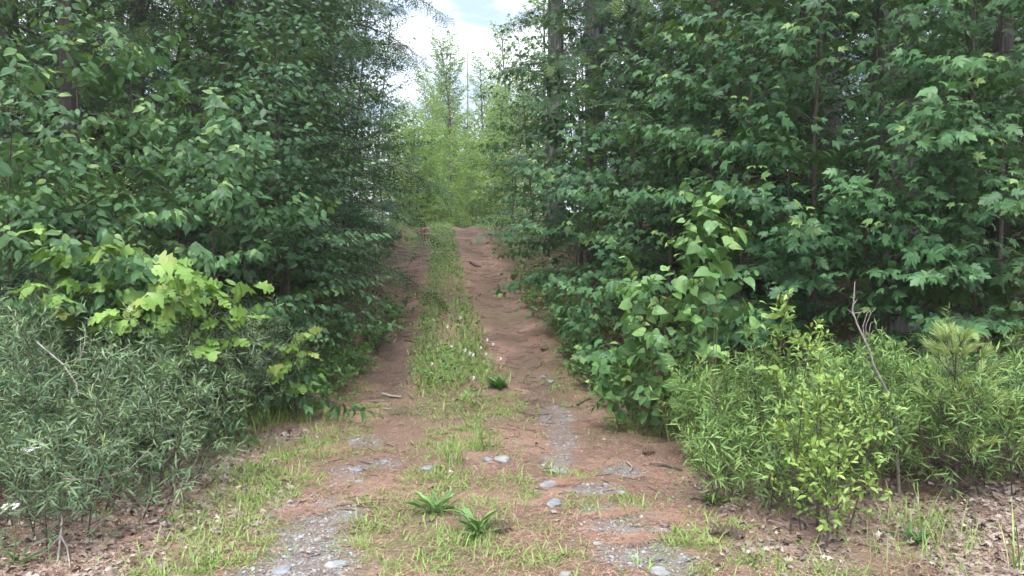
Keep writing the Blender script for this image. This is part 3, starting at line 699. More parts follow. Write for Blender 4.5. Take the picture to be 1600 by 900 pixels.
# ------------------------------------------------------------------ tall conifers and the woods behind
def make_tall(name, label, cat, group, loc, parts, rot=0.0, sc=1.0):
    root = empty(name, loc); root.rotation_euler = (0, 0, rot); root.scale = (sc, sc, sc); tag(root, label, cat, group)
    for nm, me, stuff in parts:
        o = link(nm, me, root)
        if stuff: o['kind'] = 'stuff'
    return root
def hemlock_meshes(seed, h=15.0, r=.17, low=1.2, L0=3.0, tm='hem', nb=46, bark='bark', step=.14, mat='hem'):
    rng = np.random.default_rng(seed); w = Acc(); c = Acc(); LV = Leaves()
    tp = curve((0, 0, -.1), (0, 0, 1), h, 14, 0, .012, rng)
    tube(w, tp, r, r * .1, 14, rough=.04)
    for k in range(nb):
        z = low + (h - low - .3) * (k / nb) ** 1.35; t = z / h
        p, _ = along(tp, [t]); az = k * 2.4 + rng.uniform(-.4, .4); L = L0 * (1 - t) ** .75 * rng.uniform(.7, 1.15) + .25
        e = math.radians(18 * t + rng.normal(4, 7))
        bp = curve(p[0], (math.cos(az) * math.cos(e), math.sin(az) * math.cos(e), math.sin(e)), L, 7, .55, .05, rng)
        tube(w, bp, .012 + .012 * L / 3, .002, 4)
        n = max(3, int(L / step)); s = np.linspace(.15, 1, n); Q, D = along(bp, s)
        for i in range(n):
            for sd in ((1,) if i % 2 else (-1,)):
                perp = nrm(np.cross(UP, D[i]) + 1e-4); a = rng.uniform(.65, 1.05)
                T = D[i] * math.cos(a) + perp * sd * math.sin(a) + np.array([0, 0, -.25 + rng.normal(0, .2)])
                l = (.38 + .45 * (1 - s[i]) * min(1, L / 2.2)) * rng.uniform(.8, 1.15)
                LV.add(tm, [Q[i]], [T], [UP + rng.standard_normal(3) * .55], l, rng.normal(.45, .2), .9 * (rng.random() < .16))
        LV.add(tm, [bp[-2]], [D[-1]], [UP], .45, .6, .5)
    for t_, (P, X, N, S, lv, yg) in LV.flat().items(): place(c, t_, P, X, N, S, lv, yg)
    TRIS[0] += sum(len(t) for t in c.t)
    return [('trunk', w.mesh('hemlock_trunk', bark), False), ('crown', c.mesh('hemlock_crown', mat), True)]
def pine_meshes(seed, h=20., r=.22, low=7.0, bark='barkg'):
    rng = np.random.default_rng(seed); w = Acc(); c = Acc(); LV = Leaves()
    tp = curve((0, 0, -.1), (0, 0, 1), h, 24, 0, .006, rng)
    tube(w, tp, r, r * .2, 20, rough=.035)
    for k in range(7):                                        # dead branch stubs below the crown
        z = 1.8 + k * .75; p, _ = along(tp, [z / h]); az = rng.uniform(0, 6.3)
        tube(w, curve(p[0], (math.cos(az), math.sin(az), -.05), rng.uniform(.4, 1.3), 4, .2, .1, rng), .012, .003, 4)
    for k in range(30):
        z = low + (h - low) * k / 30; p, _ = along(tp, [z / h]); az = k * 2.4; L = 3.4 * (1 - (z - low) / (h - low)) ** .6 + .4
        bp = curve(p[0], (math.cos(az), math.sin(az), .25), L, 5, .1, .08, rng); tube(w, bp, .03, .006, 4)
        n = int(L / .16); Q, D = along(bp, rng.uniform(.25, 1, n)); T = D + rng.standard_normal((n, 3)) * .6
        LV.add('tuftlo', Q + T * .12, T, np.tile(UP, (n, 1)), rng.uniform(.2, .34, n), rng.normal(.5, .2, n), np.zeros(n))
    for t_, (P, X, N, S, lv, yg) in LV.flat().items(): place(c, t_, P, X, N, S, lv, yg)
    return [('trunk', w.mesh('pine_trunk', bark), False), ('crown', c.mesh('pine_crown', 'pinedk'), True)]
def leafy_meshes(seed, h=9., r=.06, low=.5, L0=2.0, tm='dia', mat='far', size=.12, nb=80, lpt=9, dens=.13, el=(15, 60), top=.35, tw=.5, yp=.04, arr='bg', crown=(.8, 1, .78, .18)):
    pl = Plant('x', '', '', (0, 0, 0), mat); rng = np.random.default_rng(seed)
    tp = curve((0, 0, -.1), (rng.normal(0, .04), rng.normal(0, .04), 1), h, 12, 0, .02, rng); tube(pl.wood, tp, r, r * .15, 7)
    for k in range(nb):
        t = low / h + (1 - low / h) * ((k + .5) / nb); p, _ = along(tp, [t]); az = k * 2.4 + rng.normal(0, .3)
        L = L0 * float(np.interp((t * h - low) / (h - low), [0, .25, .6, 1], crown)) * rng.uniform(.65, 1.15); e = math.radians(el[0] * (1 - t) + el[1] * t)
        bp = curve(p[0], (math.cos(az) * math.cos(e), math.sin(az) * math.cos(e), math.sin(e)), L, 5, .35, .07, rng); tube(pl.wood, bp, r * .25, .002, 4)
        n = max(3, int(L / dens)); Q, D = along(bp, np.linspace(.2, 1, n)); blv = rng.normal(.45, .15)
        for i in range(n):
            perp = nrm(np.cross(UP, D[i]) + 1e-4) * (1 if i % 2 else -1)
            B = Q[i] + nrm(D[i] * .7 + perp * .8 + np.array([0, 0, rng.normal(0, .25)])) * tw * rng.uniform(.5, 1.1)
            leaf_twig(pl.L, arr, tm, Q[i], B, lpt, size, np.zeros(3), blv, yp, rng)
    c = Acc()
    for t_, (P, X, N, S, lv, yg) in pl.L.flat().items(): place(c, t_, P, X, N, S, lv, yg)
    TRIS[0] += sum(len(t) for t in c.t)
    return [('trunk', pl.wood.mesh('tree_trunk', 'stem'), False), ('crown', c.mesh('tree_crown', mat), True)]

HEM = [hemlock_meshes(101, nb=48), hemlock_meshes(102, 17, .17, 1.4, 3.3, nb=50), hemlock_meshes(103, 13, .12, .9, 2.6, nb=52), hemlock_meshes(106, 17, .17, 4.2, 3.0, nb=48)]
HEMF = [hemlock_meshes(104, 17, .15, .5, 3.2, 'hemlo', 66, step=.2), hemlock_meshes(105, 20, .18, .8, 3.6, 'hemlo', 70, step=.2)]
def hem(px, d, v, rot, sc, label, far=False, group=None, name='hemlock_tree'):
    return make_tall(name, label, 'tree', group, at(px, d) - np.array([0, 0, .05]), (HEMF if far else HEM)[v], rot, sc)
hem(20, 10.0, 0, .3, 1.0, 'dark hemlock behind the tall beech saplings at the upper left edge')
hem(115, 8.9, 2, .4, 1.0, 'dark hemlock right behind the tallest beech sapling')
hem(425, 10.8, 0, 3.6, .9, 'dark hemlock between the beeches and the birches')
hem(215, 11.2, 2, 1.9, 1.1, 'dark hemlock filling the gap between the two tallest beech saplings')
hem(355, 12.8, 1, 4.0, 1.0, 'hemlock behind the birch saplings on the left of the track')
hem(515, 15.5, 3, 2.2, 1.1, 'tall hemlock whose grey trunk shows high above the birch saplings')
hem(478, 18.5, 3, 5.1, 1.0, 'hemlock with feathery boughs reaching into the left of the sky gap')
hem(1120, 10.2, 0, 3.3, .95, 'hemlock with drooping light tipped boughs above the middle maples')
hem(990, 12.2, 3, .9, .8, 'hemlock between the grey trunks right of the sky gap')
hem(985, 17.0, 3, 1.2, 1.05, 'hemlock before the straight grey trunk at the right of the sky gap')
hem(1260, 10.6, 1, 2.6, 1.0, 'dark hemlock behind the upper maple boughs')
hem(1560, 9.6, 2, 5.5, 1.1, 'dark hemlock in the shade at the upper right edge')
PINE = [pine_meshes(201), pine_meshes(202, 22, .26, 7.5), pine_meshes(203, 18, .13, 7.0)]
def pine(px, d, v, rot, label, sc=1.0): return make_tall('pine_tree', label, 'tree', None, at(px, d) - np.array([0, 0, .05]), PINE[v], rot, sc)
pine(866, 17.5, 0, .4, 'grey straight trunk nearest the right edge of the sky gap', 1.0)
pine(931, 14.2, 0, 2.0, 'lichen grey pine trunk rising above the right hand maples', .95)
pine(1037, 12.6, 2, 1.0, 'slim grey pine trunk standing above the low maples right of the track', .9)
pine(1402, 9.0, 1, 2.9, 'thick dark furrowed trunk behind the right hand maple boughs', 1.0)
pine(1290, 13.0, 0, 4.2, 'dark trunk deep in the shade between the upper maple boughs', 1.0)

# splintered snag
def snag():
    b = at(1147, 11.6); root = empty('broken_snag', b); tag(root, 'weathered snag with pale splintered wood beside the slim grey pine trunk', 'dead tree')
    w = Acc(); tube(w, curve((0, 0, -.1), (.02, 0, 1), 3.2, 12, 0, .012), .135, .11, 16, rough=.05); link('trunk', w.mesh('snag_trunk', 'barkg'), root)
    for k, (dx, hh) in enumerate(((-.10, 2.55), (-.05, 3.4), (.02, 3.6), (.07, 3.3))):
        s = Acc(); tube(s, [(dx, -.09, 1.2 if k == 0 else 2.6), (dx - .01, -.09, 2.2 if k == 0 else 3.1), (dx - .015, -.07, hh)], .045, .004, 5, rough=.2); link('splinter', s.mesh('snag_splinter', 'snag'), root)
snag()

# background trees on both sides: individual trees, repeated in groups
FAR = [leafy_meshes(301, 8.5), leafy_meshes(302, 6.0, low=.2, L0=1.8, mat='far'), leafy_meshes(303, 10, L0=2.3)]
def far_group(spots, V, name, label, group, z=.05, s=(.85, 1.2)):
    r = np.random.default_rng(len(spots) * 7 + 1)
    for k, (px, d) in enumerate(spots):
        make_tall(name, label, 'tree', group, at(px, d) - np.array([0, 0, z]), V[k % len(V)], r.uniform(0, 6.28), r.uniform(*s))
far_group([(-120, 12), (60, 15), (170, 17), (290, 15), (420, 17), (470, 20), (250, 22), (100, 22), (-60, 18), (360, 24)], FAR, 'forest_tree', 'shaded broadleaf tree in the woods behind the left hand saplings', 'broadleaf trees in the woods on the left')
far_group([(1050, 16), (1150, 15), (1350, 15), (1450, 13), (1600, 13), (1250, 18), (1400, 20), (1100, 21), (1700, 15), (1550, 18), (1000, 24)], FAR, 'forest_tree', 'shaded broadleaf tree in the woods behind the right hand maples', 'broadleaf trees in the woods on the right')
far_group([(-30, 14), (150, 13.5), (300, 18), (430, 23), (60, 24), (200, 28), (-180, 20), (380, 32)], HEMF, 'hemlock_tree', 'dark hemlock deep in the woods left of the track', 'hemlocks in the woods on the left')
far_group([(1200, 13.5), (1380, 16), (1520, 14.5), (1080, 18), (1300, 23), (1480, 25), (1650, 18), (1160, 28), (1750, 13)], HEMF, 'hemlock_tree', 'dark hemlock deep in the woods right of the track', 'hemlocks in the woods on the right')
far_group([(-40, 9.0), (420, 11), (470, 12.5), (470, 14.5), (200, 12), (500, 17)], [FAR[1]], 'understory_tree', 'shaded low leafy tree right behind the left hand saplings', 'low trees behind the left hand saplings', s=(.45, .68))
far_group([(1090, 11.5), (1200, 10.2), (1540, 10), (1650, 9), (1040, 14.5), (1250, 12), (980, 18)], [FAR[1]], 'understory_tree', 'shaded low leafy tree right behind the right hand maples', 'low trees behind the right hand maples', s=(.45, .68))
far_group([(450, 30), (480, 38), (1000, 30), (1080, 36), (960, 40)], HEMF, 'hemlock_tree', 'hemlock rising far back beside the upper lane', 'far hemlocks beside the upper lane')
# lane side saplings towards the crest
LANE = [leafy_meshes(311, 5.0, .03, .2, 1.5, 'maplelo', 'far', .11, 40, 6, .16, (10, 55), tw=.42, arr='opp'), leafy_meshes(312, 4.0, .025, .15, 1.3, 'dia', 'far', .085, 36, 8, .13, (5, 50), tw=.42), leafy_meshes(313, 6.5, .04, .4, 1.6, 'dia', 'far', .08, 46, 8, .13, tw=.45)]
for px, d, v, s, lab in ((478, 12.2, 1, 1.0, 'low leafy sapling on the left bank beside the first ridges of the left rut'), (495, 14.5, 0, 1.0, 'maple sapling leaning over the left rut halfway up the hill'),
                         (545, 18.0, 2, 1.1, 'tall sapling on the left bank below the feathery hemlock'), (560, 19.5, 1, 1.0, 'bushy sapling beside the upper left rut'), (600, 23.5, 0, 1.0, 'sapling at the left of the track just below the crest'),
                         (535, 25, 2, 1.2, 'tall thin tree left of the crest under the sky gap'), (582, 29, 2, 1.35, 'sapling closing the left side of the crest')):
    make_tall('lane_sapling', lab, 'tree', 'saplings along the upper lane', at(px, d) - np.array([0, 0, .05]), LANE[v], d * 1.7, s)
for px, d, v, s, lab in ((905, 13.0, 0, 1.25, 'maple sapling on the right bank beside the middle of the lane'), (850, 16.5, 1, 1.1, 'bushy sapling on the right bank below the straight grey trunk'), (960, 13.6, 0, 1.35, 'taller maple below the lichen grey pine trunk'),
                         (835, 20, 0, 1.1, 'maple sapling overhanging the upper right rut'), (918, 20, 2, 1.2, 'tall leafy tree at the right edge of the sky gap'), (800, 25, 1, 1.1, 'bushy sapling to the right of the crest'), (905, 26, 2, 1.3, 'tall loose tree behind the straight grey trunk')):
    make_tall('lane_sapling', lab, 'tree', 'saplings along the upper lane', at(px, d) - np.array([0, 0, .05]), LANE[v], d * 2.3, s)
# the sunlit yellow green thicket beyond the crest
THK = [leafy_meshes(321, 5.5, .035, .1, 1.7, 'ell', 'thick', .15, 70, 7, .13, (20, 65), tw=.45, yp=.2), leafy_meshes(322, 4.2, .03, .1, 1.5, 'ell', 'thick', .145, 64, 7, .13, (20, 65), tw=.42, yp=.2), leafy_meshes(323, 7.5, .045, .3, 1.8, 'ell', 'thick', .15, 76, 7, .14, (25, 65), tw=.45, yp=.15)]
for k, (px, d, v, s, lab) in enumerate(((668, 33, 1, .9, 'low yellow green bush where the left rut disappears'), (706, 36, 1, 1.15, 'yellow green bush closing the lane straight above the grassy strip'), (742, 33, 1, .9, 'low yellow green bush where the right rut disappears'),
                         (650, 38, 0, 1.1, 'yellow green sapling at the left end of the thicket'), (690, 40, 0, 1.0, 'rounded yellow green sapling below the twin stemmed tree'), (730, 40, 0, 1.1, 'yellow green sapling right of the twin stemmed tree'), (775, 37, 0, 1.2, 'yellow green sapling before the right bank trees'),
                         (838, 34, 2, .9, 'tall yellow green tree at the right of the thicket'), (775, 44, 2, 1.1, 'pale tall tree behind the right part of the thicket'), (655, 46, 2, 1.0, 'pale tree behind the left part of the thicket'), (620, 42, 2, 1.0, 'yellow green tree behind the feathery hemlock boughs'), (855, 42, 2, 1.2, 'tall pale tree between the thicket and the straight grey trunk'),
                         (680, 30, 1, .62, 'knee high yellow green bush on the left of the crest'), (738, 30.5, 1, .6, 'knee high yellow green bush on the right of the crest'), (640, 30, 1, .9, 'yellow green bush beside the left end of the crest'), (768, 30, 1, .9, 'yellow green bush beside the right end of the crest'), (722, 49, 2, 1.3, 'pale rounded tree right behind the twin stems'), (685, 52, 2, 1.45, 'pale tree farthest back on the left of the twin stems'), (750, 54, 2, 1.5, 'pale tree farthest back on the right of the twin stems'), (800, 29, 1, 1.05, 'yellow green sapling at the foot of the right bank trees'), (610, 31, 1, 1.1, 'yellow green sapling at the foot of the left bank trees'))):
    make_tall('thicket_sapling', lab, 'tree', 'yellow green thicket beyond the crest', at(px, d) - np.array([0, 0, .05]), THK[v], k * 1.3, s)
TALL = [leafy_meshes(331, 13, .14, 6.0, 2.3, 'dia', 'thick', .16, 26, 13, .17, (35, 70), tw=.95, crown=(.6, .8, .75, .6)), leafy_meshes(332, 12, .11, 5.5, 2.0, 'dia', 'thick', .16, 24, 13, .17, (35, 70), tw=.9, crown=(.6, .9, .8, .6))]
make_tall('slender_tree', 'slender dark stemmed tree standing against the sky, the thicker of the twins', 'tree', 'trees against the sky', at(716, 43), TALL[0], 1.0, .83)
make_tall('slender_tree', 'thin lighter stemmed tree just left of the thicker twin against the sky', 'tree', 'trees against the sky', at(700, 44), TALL[1], 2.0, .86)
make_tall('slender_tree', 'loose crowned tree at the right side of the sky gap', 'tree', 'trees against the sky', at(852, 38), TALL[0], 3.0, .95)
make_tall('slender_tree', 'lower loose tree left of the twin stemmed pair against the sky', 'tree', 'trees against the sky', at(676, 47), TALL[1], 4.0, .74)
make_tall('slender_tree', 'loose tree right of the dead spire against the sky', 'tree', 'trees against the sky', at(756, 46), TALL[1], 5.2, .84)
make_tall('slender_tree', 'loose tree between the dead spire and the right bank trees', 'tree', 'trees against the sky', at(800, 44), TALL[0], 2.6, .86)
# bare spike of a dead top over the far trees
w = Acc(); tube(w, [(0, 0, 0), (.02, 0, 7), (0, 0, 12.7)], .12, .01, 6); tag(link('dead_spire', w.mesh('dead_spire', 'grey'), None, at(731, 48)), 'thin bare dead spire poking above the far treetops', 'dead tree')

# ------------------------------------------------------------------ near saplings
LB, RB = -.7, -2.4                                            # towards the open track
def beech(px, d, h, lab, seed, nl=120, **k):
    p = add_plant('beech_sapling', lab, 'tree', at(px, d), 'beech', 'beech saplings on the left', nleaf=nl)
    a = dict(r=.014 + .002 * h, nb=int(8 * h), h0=.06, bl=(1.2, .42), el=(2, 48), droop=.32, tw=.44, tws=.07, lpt=10, tm='beech', arr='fan', size=.112, yp=.3, bias=LB, biasw=.35, lay=.38, s0=.36)
    a.update(k); grow(p, seed, h, **a); return p
beech(130, 6.4, 3.35, 'tallest beech sapling, its leafy tip at the top left', 1, 260, lean=(0, 0), bl=(.95, .4))
beech(238, 6.7, 3.2, 'beech sapling whose tip stands right of the tallest one', 2, 260, bl=(.95, .35))
beech(18, 6.0, 2.5, 'beech sapling with wide level sprays at the left edge', 3, 220, lean=(0, 0))
beech(340, 7.1, 2.75, 'beech sapling with fan shaped sprays above the young oak', 4, 260)
beech(-70, 6.6, 3.6, 'tall beech sapling whose arching shoot enters at the left edge', 5, 120, bias=.0, biasw=.6)
beech(70, 7.9, 2.1, 'shaded beech sapling behind the wide level sprays', 6, 60)
beech(285, 8.0, 2.3, 'shaded beech sapling between the two fan shaped ones', 7, 60)
beech(180, 6.0, 1.9, 'low beech sapling just behind the young oak tree', 8, 160)
beech(60, 5.8, 1.7, 'low beech sapling behind the leftmost sweetfern', 9, 120)
beech(390, 7.6, 2.0, 'low beech sapling hanging over the dark hollow by the verge', 10, 160, h0=.35)

def birch(px, d, h, lab, seed, nl=60, **k):
    p = add_plant('birch_sapling', lab, 'tree', at(px, d), 'birch', 'birch saplings on the left', nleaf=nl)
    a = dict(r=.014 + .002 * h, nb=int(10 * h), h0=.05, bl=(1.3, .5), el=(8, 55), droop=.5, tw=.42, tws=.08, lpt=10, tm='birch', arr='opp', size=.085, yp=.16, lv=.4, bias=LB, biasw=.35, lay=.35, s0=.3)
    a.update(k); grow(p, seed, h, **a)
birch(415, 8.2, 3.6, 'birch sapling with lime tipped leaves nearest the beeches', 21, 160, h0=.18)
birch(452, 8.9, 5.2, 'tall birch sapling with a dark upright stem', 22, 160)
birch(452, 8.0, 2.2, 'low birch sapling arching over the left verge of the track', 23, 220, bl=(1.05, .4), droop=.3, h0=.38)
birch(455, 10.0, 3.9, 'birch sapling leaning over the left rut', 24, 160, bl=(1.3, .5))
birch(440, 9.6, 6.0, 'tallest birch sapling behind the dark upright stem', 25, 60)
birch(490, 12.4, 3.6, 'farther birch sapling beside the left rut', 26, 60)
birch(535, 12.5, 5.5, 'birch sapling below the grey hemlock trunk', 27, 60)
p = add_plant('striped_maple', 'maple with broad dull leaves between the beeches and the birches', 'tree', at(365, 8.9), 'birch', None, nleaf=120)
grow(p, 31, 4.8, r=.03, nb=46, h0=.2, bl=(1.3, .5), el=(10, 50), droop=.4, tw=.36, tws=.17, lpt=5, tm='maple', arr='opp', size=.14, yp=.05, lv=.45, bias=LB)

def maple(px, d, h, lab, seed, nl=160, **k):
    p = add_plant('maple_sapling', lab, 'tree', at(px, d), 'maple', 'maples on the right', nleaf=nl)
    a = dict(r=.016 + .003 * h, nb=int(7.5 * h), h0=.08, bl=(1.6, .6), el=(8, 55), droop=.42, tw=.46, tws=.078, lpt=10, tm='maple', arr='opp', size=.112, yp=.12, lv=.45, bias=RB, biasw=.45, lay=.48, s0=.36)
    if d > 8: a['tm'] = 'maplelo'
    a.update(k); grow(p, seed, h, **a)
maple(1275, 7.3, 4.8, 'maple with pale outer boughs left of the thick dark trunk', 41, 300)
maple(1480, 6.9, 4.6, 'maple spreading level boughs in front of the thick dark trunk', 42, 300)
maple(1625, 6.3, 4.3, 'maple reaching in from the right edge', 43, 260)
maple(1150, 8.1, 4.6, 'maple with drooping boughs above the slender aspen', 44, 220)
maple(1230, 6.9, 2.2, 'low maple between the aspen and the dead branch', 45, 260, bl=(1.25, .5))
maple(1390, 6.6, 2.1, 'low maple with bright tips below the thick dark trunk', 46, 300, bl=(1.3, .5), h0=.55)
maple(1540, 6.3, 1.9, 'low maple above the young oak at the right edge', 47, 220, bl=(1.1, .5))
maple(1040, 8.4, 2.5, 'low maple hanging left of the slender aspen', 48, 220, bl=(1.3, .5))
maple(930, 9.8, 2.2, 'low maple over the right rut halfway up the lane', 49, 160, bl=(1.3, .6))
maple(1000, 10.4, 3.2, 'maple in front of the slim grey pine trunk', 50, 120, bl=(1.4, .5))
maple(900, 12.2, 3.4, 'maple on the right bank below the lichen grey trunk', 51, 100, bl=(1.4, .5))
maple(1110, 9.4, 4.4, 'shaded maple behind the drooping boughs', 52, 60)
maple(1350, 8.6, 6.0, 'tall maple whose crown leaves the picture above the thick trunk', 53, 120, h0=.35)
maple(1560, 8.0, 5.6, 'tall maple behind the right edge maple', 54, 100, h0=.3)
maple(960, 8.6, 1.1, 'knee high maple seedling cluster at the edge of the right rut', 55, 120, bl=(.8, .4))

# ------------------------------------------------------------------ young oaks, aspen, cherry
def oak(px, d, h, lab, seed, mat='oak', nl=120, **k):
    p = add_plant('oak_sapling', lab, 'tree', at(px, d), mat, None, nleaf=nl)
    a = dict(r=.013, nb=12, h0=.45, bl=(.65, .3), el=(15, 50), droop=.1, tw=.22, tws=.24, lpt=5, tm='oak', arr='oak', size=.16, yp=.12, lv=.5, bias=LB, biasw=.2, shape=.8)
    a.update(k); grow(p, seed, h, **a); return p
pk = oak(245, 5.7, 1.52, 'lime green young oak with broad lobed leaves above the sweetfern', 61, nl=300, nb=8, bl=(.6, .3), h0=.64, size=.175, lean=(-.42, -.05), tw=.24, lpt=6)
grow(pk, 65, 1.28, lean=(.36, -.1), r=.012, nb=8, h0=.55, bl=(.6, .3), el=(15, 50), droop=.1, tw=.26, tws=.24, lpt=6, tm='oak', arr='oak', size=.17, yp=.06, lv=.5)
grow(pk, 66, 1.22, lean=(0, -.15), r=.012, nb=7, h0=.55, bl=(.55, .3), el=(15, 50), droop=.1, tw=.26, tws=.24, lpt=6, tm='oak', arr='oak', size=.17, yp=.06, lv=.5)
oak(462, 6.9, .68, 'small lime green oak seedling beside the track on the left', 62, nl=160, nb=6, bl=(.24, .16), h0=.4, tw=.16, size=.14)
oak(1540, 6.2, 1.15, 'young oak with dark lobed leaves at the right edge', 63, 'oakdk', 220, nb=15, bl=(.7, .35), h0=.3, size=.17)
oak(1480, 6.6, 1.5, 'taller young oak among the maple boughs at the right', 64, 'oakdk', 160, nb=12, bl=(.5, .3), h0=.45, size=.16)
p = add_plant('aspen_sapling', 'slender aspen sapling with pale heart shaped leaves right of the track', 'tree', at(1105, 6.0), 'aspen', None, 'stemg', nleaf=300)
grow(p, 71, 1.85, r=.012, nb=32, h0=.2, bl=(.78, .12), el=(25, 60), droop=.25, tw=.2, tws=.16, lpt=4, tm='aspen', arr='hang', size=.115, yp=.3, lv=.6)
grow(p, 72, 1.3, r=.01, nb=20, h0=.2, bl=(.6, .15), el=(25, 60), droop=.25, tw=.2, tws=.18, lpt=4, tm='aspen', arr='hang', size=.11, yp=.15, lv=.45, off=(-.25, .15), lean=(-.15, 0))
p = add_plant('broadleaf_herb', 'clump of broad leaved herbs where the right verge meets the track', 'plant', at(1005, 6.6), 'aspen', None, 'stemg', nleaf=220)
for k, (ox, oy, h, ln) in enumerate(((0, 0, .95, (-.1, 0)), (.2, .1, .8, (.1, -.1)), (-.2, -.1, .6, (-.3, -.1)), (.1, -.3, .5, (0, -.3)), (.35, -.1, .6, (.2, -.2)), (-.05, .25, 1.0, (0, 0)))):
    grow(p, 80 + k, h, lean=ln, r=.006, nb=9, h0=.2, bl=(.22, .1), el=(30, 60), tw=.12, tws=.12, lpt=3, tm='aspen', arr='hang', size=.105, yp=.12, lv=.4, off=(ox, oy))
p = add_plant('cherry_shrub', 'upright yellow green shrub in front of the right hand sweetfern', 'shrub', at(1285, 4.05), 'cherry', None, 'stem', nleaf=300)
for k, (ox, oy, h, ln) in enumerate(((-.13, .05, 1.12, (-.02, 0)), (-.02, -.05, .75, (0, -.05)), (.10, 0, .85, (.1, 0)), (.2, .1, .7, (.22, 0)), (.05, .15, .95, (.02, .05)), (-.05, .1, .6, (-.15, 0)), (.0, -.12, .45, (.05, -.1)))):
    grow(p, 90 + k, h, lean=ln, r=.0055, nb=16, h0=.16, bl=(.17, .08), el=(30, 65), tw=.09, tws=.05, lpt=6, tm='ell', arr='up', size=.048, yp=.6, lv=.75, off=(ox, oy), sides=5, twr=.0012)
p = add_plant('leafy_shoot', 'single tall leafy shoot rising above the right hand sweetfern', 'shrub', at(1218, 5.0), 'cherry', None, 'stemg', nleaf=60)
grow(p, 98, 1.22, r=.006, nb=14, h0=.35, bl=(.14, .08), el=(40, 70), tw=.08, tws=.06, lpt=4, tm='ell', arr='up', size=.07, yp=.4, lv=.6)
p = add_plant('goldenrod', 'leafy goldenrod stalk beside the aspen', 'plant', at(1088, 5.3), 'cherry', None, 'stemg', nleaf=90)
for k, (ox, h) in enumerate(((0, .82), (.06, .7), (-.05, .6))):
    pts = curve(p.base, (ox * 1.6, 0, 1), h, 6, 0, .02); tube(p.wood, pts, .004, .002, 4)
    leaf_twig(p.L, 'spiral', 'lance', pts[1], pts[-1], 46, .10, p.base, .5, .9, RNG); 

# ------------------------------------------------------------------ sweetfern shrubs
def sweetfern(px, d, h, w, lab, seed, mat='fern', ns=13, nl=100, group='sweetfern shrubs', lvv=.6):
    p = add_plant('sweetfern', lab, 'shrub', at(px, d), mat, group, nleaf=nl); r = np.random.default_rng(seed)
    for k in range(ns):
        a = k * 2.4 + r.uniform(-.3, .3); q = math.sqrt((k + .5) / ns)
        off = (math.cos(a) * q * w * .5, math.sin(a) * q * w * .45)
        grow(p, seed * 31 + k, h * r.uniform(.75, 1.05) * (1 - .25 * q), lean=(math.cos(a) * q * .45, math.sin(a) * q * .45), r=.005, nb=13, h0=.12, bl=(.34, .15), el=(25, 60), droop=-.1,
             tw=.13, tws=.08, lpt=11, tm='lance', arr='spiral', size=.078, yp=.2, lv=lvv + r.normal(0, .18), off=off, sides=4, twr=.0012, wob=.08)
sweetfern(-10, 4.9, 1.42, 1.3, 'tall grey green sweetfern at the left edge', 201, nl=160)
sweetfern(110, 5.2, 1.25, 1.2, 'sweetfern below the reddest oak leaf', 202, nl=120)
sweetfern(50, 5.7, 1.5, 1.1, 'tallest sweetfern right behind the one at the left edge', 213, nl=60, ns=11)
sweetfern(170, 5.7, 1.2, 1.0, 'sweetfern below the beech sapling tips, left of the oak stem', 214, nl=60, ns=11)
sweetfern(195, 4.9, .95, .9, 'sweetfern in front of the lime green oak stem', 203, nl=200, ns=12)
sweetfern(90, 4.25, .72, .9, 'low sweetfern spreading over the leaf litter at the left', 204, nl=260, ns=11)
sweetfern(315, 6.4, 1.2, .75, 'sweetfern under the right hand oak leaves', 205, nl=160, ns=11)
sweetfern(385, 6.9, 1.0, .7, 'small sweetfern between the two lime green oaks', 206, nl=80, ns=8)
sweetfern(1165, 5.4, .75, .7, 'sweetfern nearest the track on the right', 207, 'fernr', nl=200, ns=12)
sweetfern(1235, 5.0, .98, .85, 'sweetfern behind the upright yellow green shrub', 208, 'fernr', nl=200, ns=11)
sweetfern(1365, 5.0, .95, .85, 'sweetfern around the foot of the dead branch', 209, 'fernr', nl=200)
sweetfern(1470, 5.5, 1.05, .9, 'sweetfern behind the small white pine', 210, 'fernr', nl=160)
sweetfern(1600, 5.0, .82, .8, 'sweetfern at the right edge beyond the small white pine', 211, 'fernr', nl=120)
sweetfern(1180, 4.6, .5, .5, 'knee high sweetfern in front of the right hand thicket', 212, 'fernr', nl=120, ns=7)

# young white pine
p = add_plant('white_pine_seedling', 'small white pine with soft yellow green needle tufts', 'tree', at(1500, 4.75), 'pine', None, 'stem', nleaf=200, leafname='needle_tuft')
rng = np.random.default_rng(77)
tp = curve(p.base, (.03, 0, 1), 1.0, 8, 0, .02, rng); tube(p.wood, tp, .012, .003, 6)
for z, n, L in ((.22, 5, .44), (.4, 5, .40), (.58, 5, .30), (.76, 5, .24), (.9, 4, .14)):
    q, _ = along(tp, [z])
    for k in range(n):
        az = k * 6.283 / n + z * 9; e = .35 + z * .5
        bp = curve(q[0], (math.cos(az) * math.cos(e), math.sin(az) * math.cos(e), math.sin(e)), L * rng.uniform(.8, 1.15), 5, -.25, .06, rng); tube(p.wood, bp, .005, .002, 4)
        for sd in (-1, 0, 1):
            Q, D = along(bp, [.55 + .1 * abs(sd)]); dd = nrm(D[0] + sd * .8 * nrm(np.cross(UP, D[0])) + np.array([0, 0, .3])); e2 = bp[-1] if sd == 0 else Q[0] + dd * L * .4
            if sd: tube(p.wood, [Q[0], e2], .003, .0015, 4)
            m = 2; f = np.linspace(.72, 1, m)[:, None]; P = Q[0] + (e2 - Q[0]) * f
            p.L.add('tuft', P, np.tile(nrm(e2 - Q[0]), (m, 1)) + rng.normal(0, .1, (m, 3)), np.tile([0, -.3, 1.], (m, 1)), rng.uniform(.07, .10, m), rng.normal(.5, .2, m), rng.uniform(0, .7))
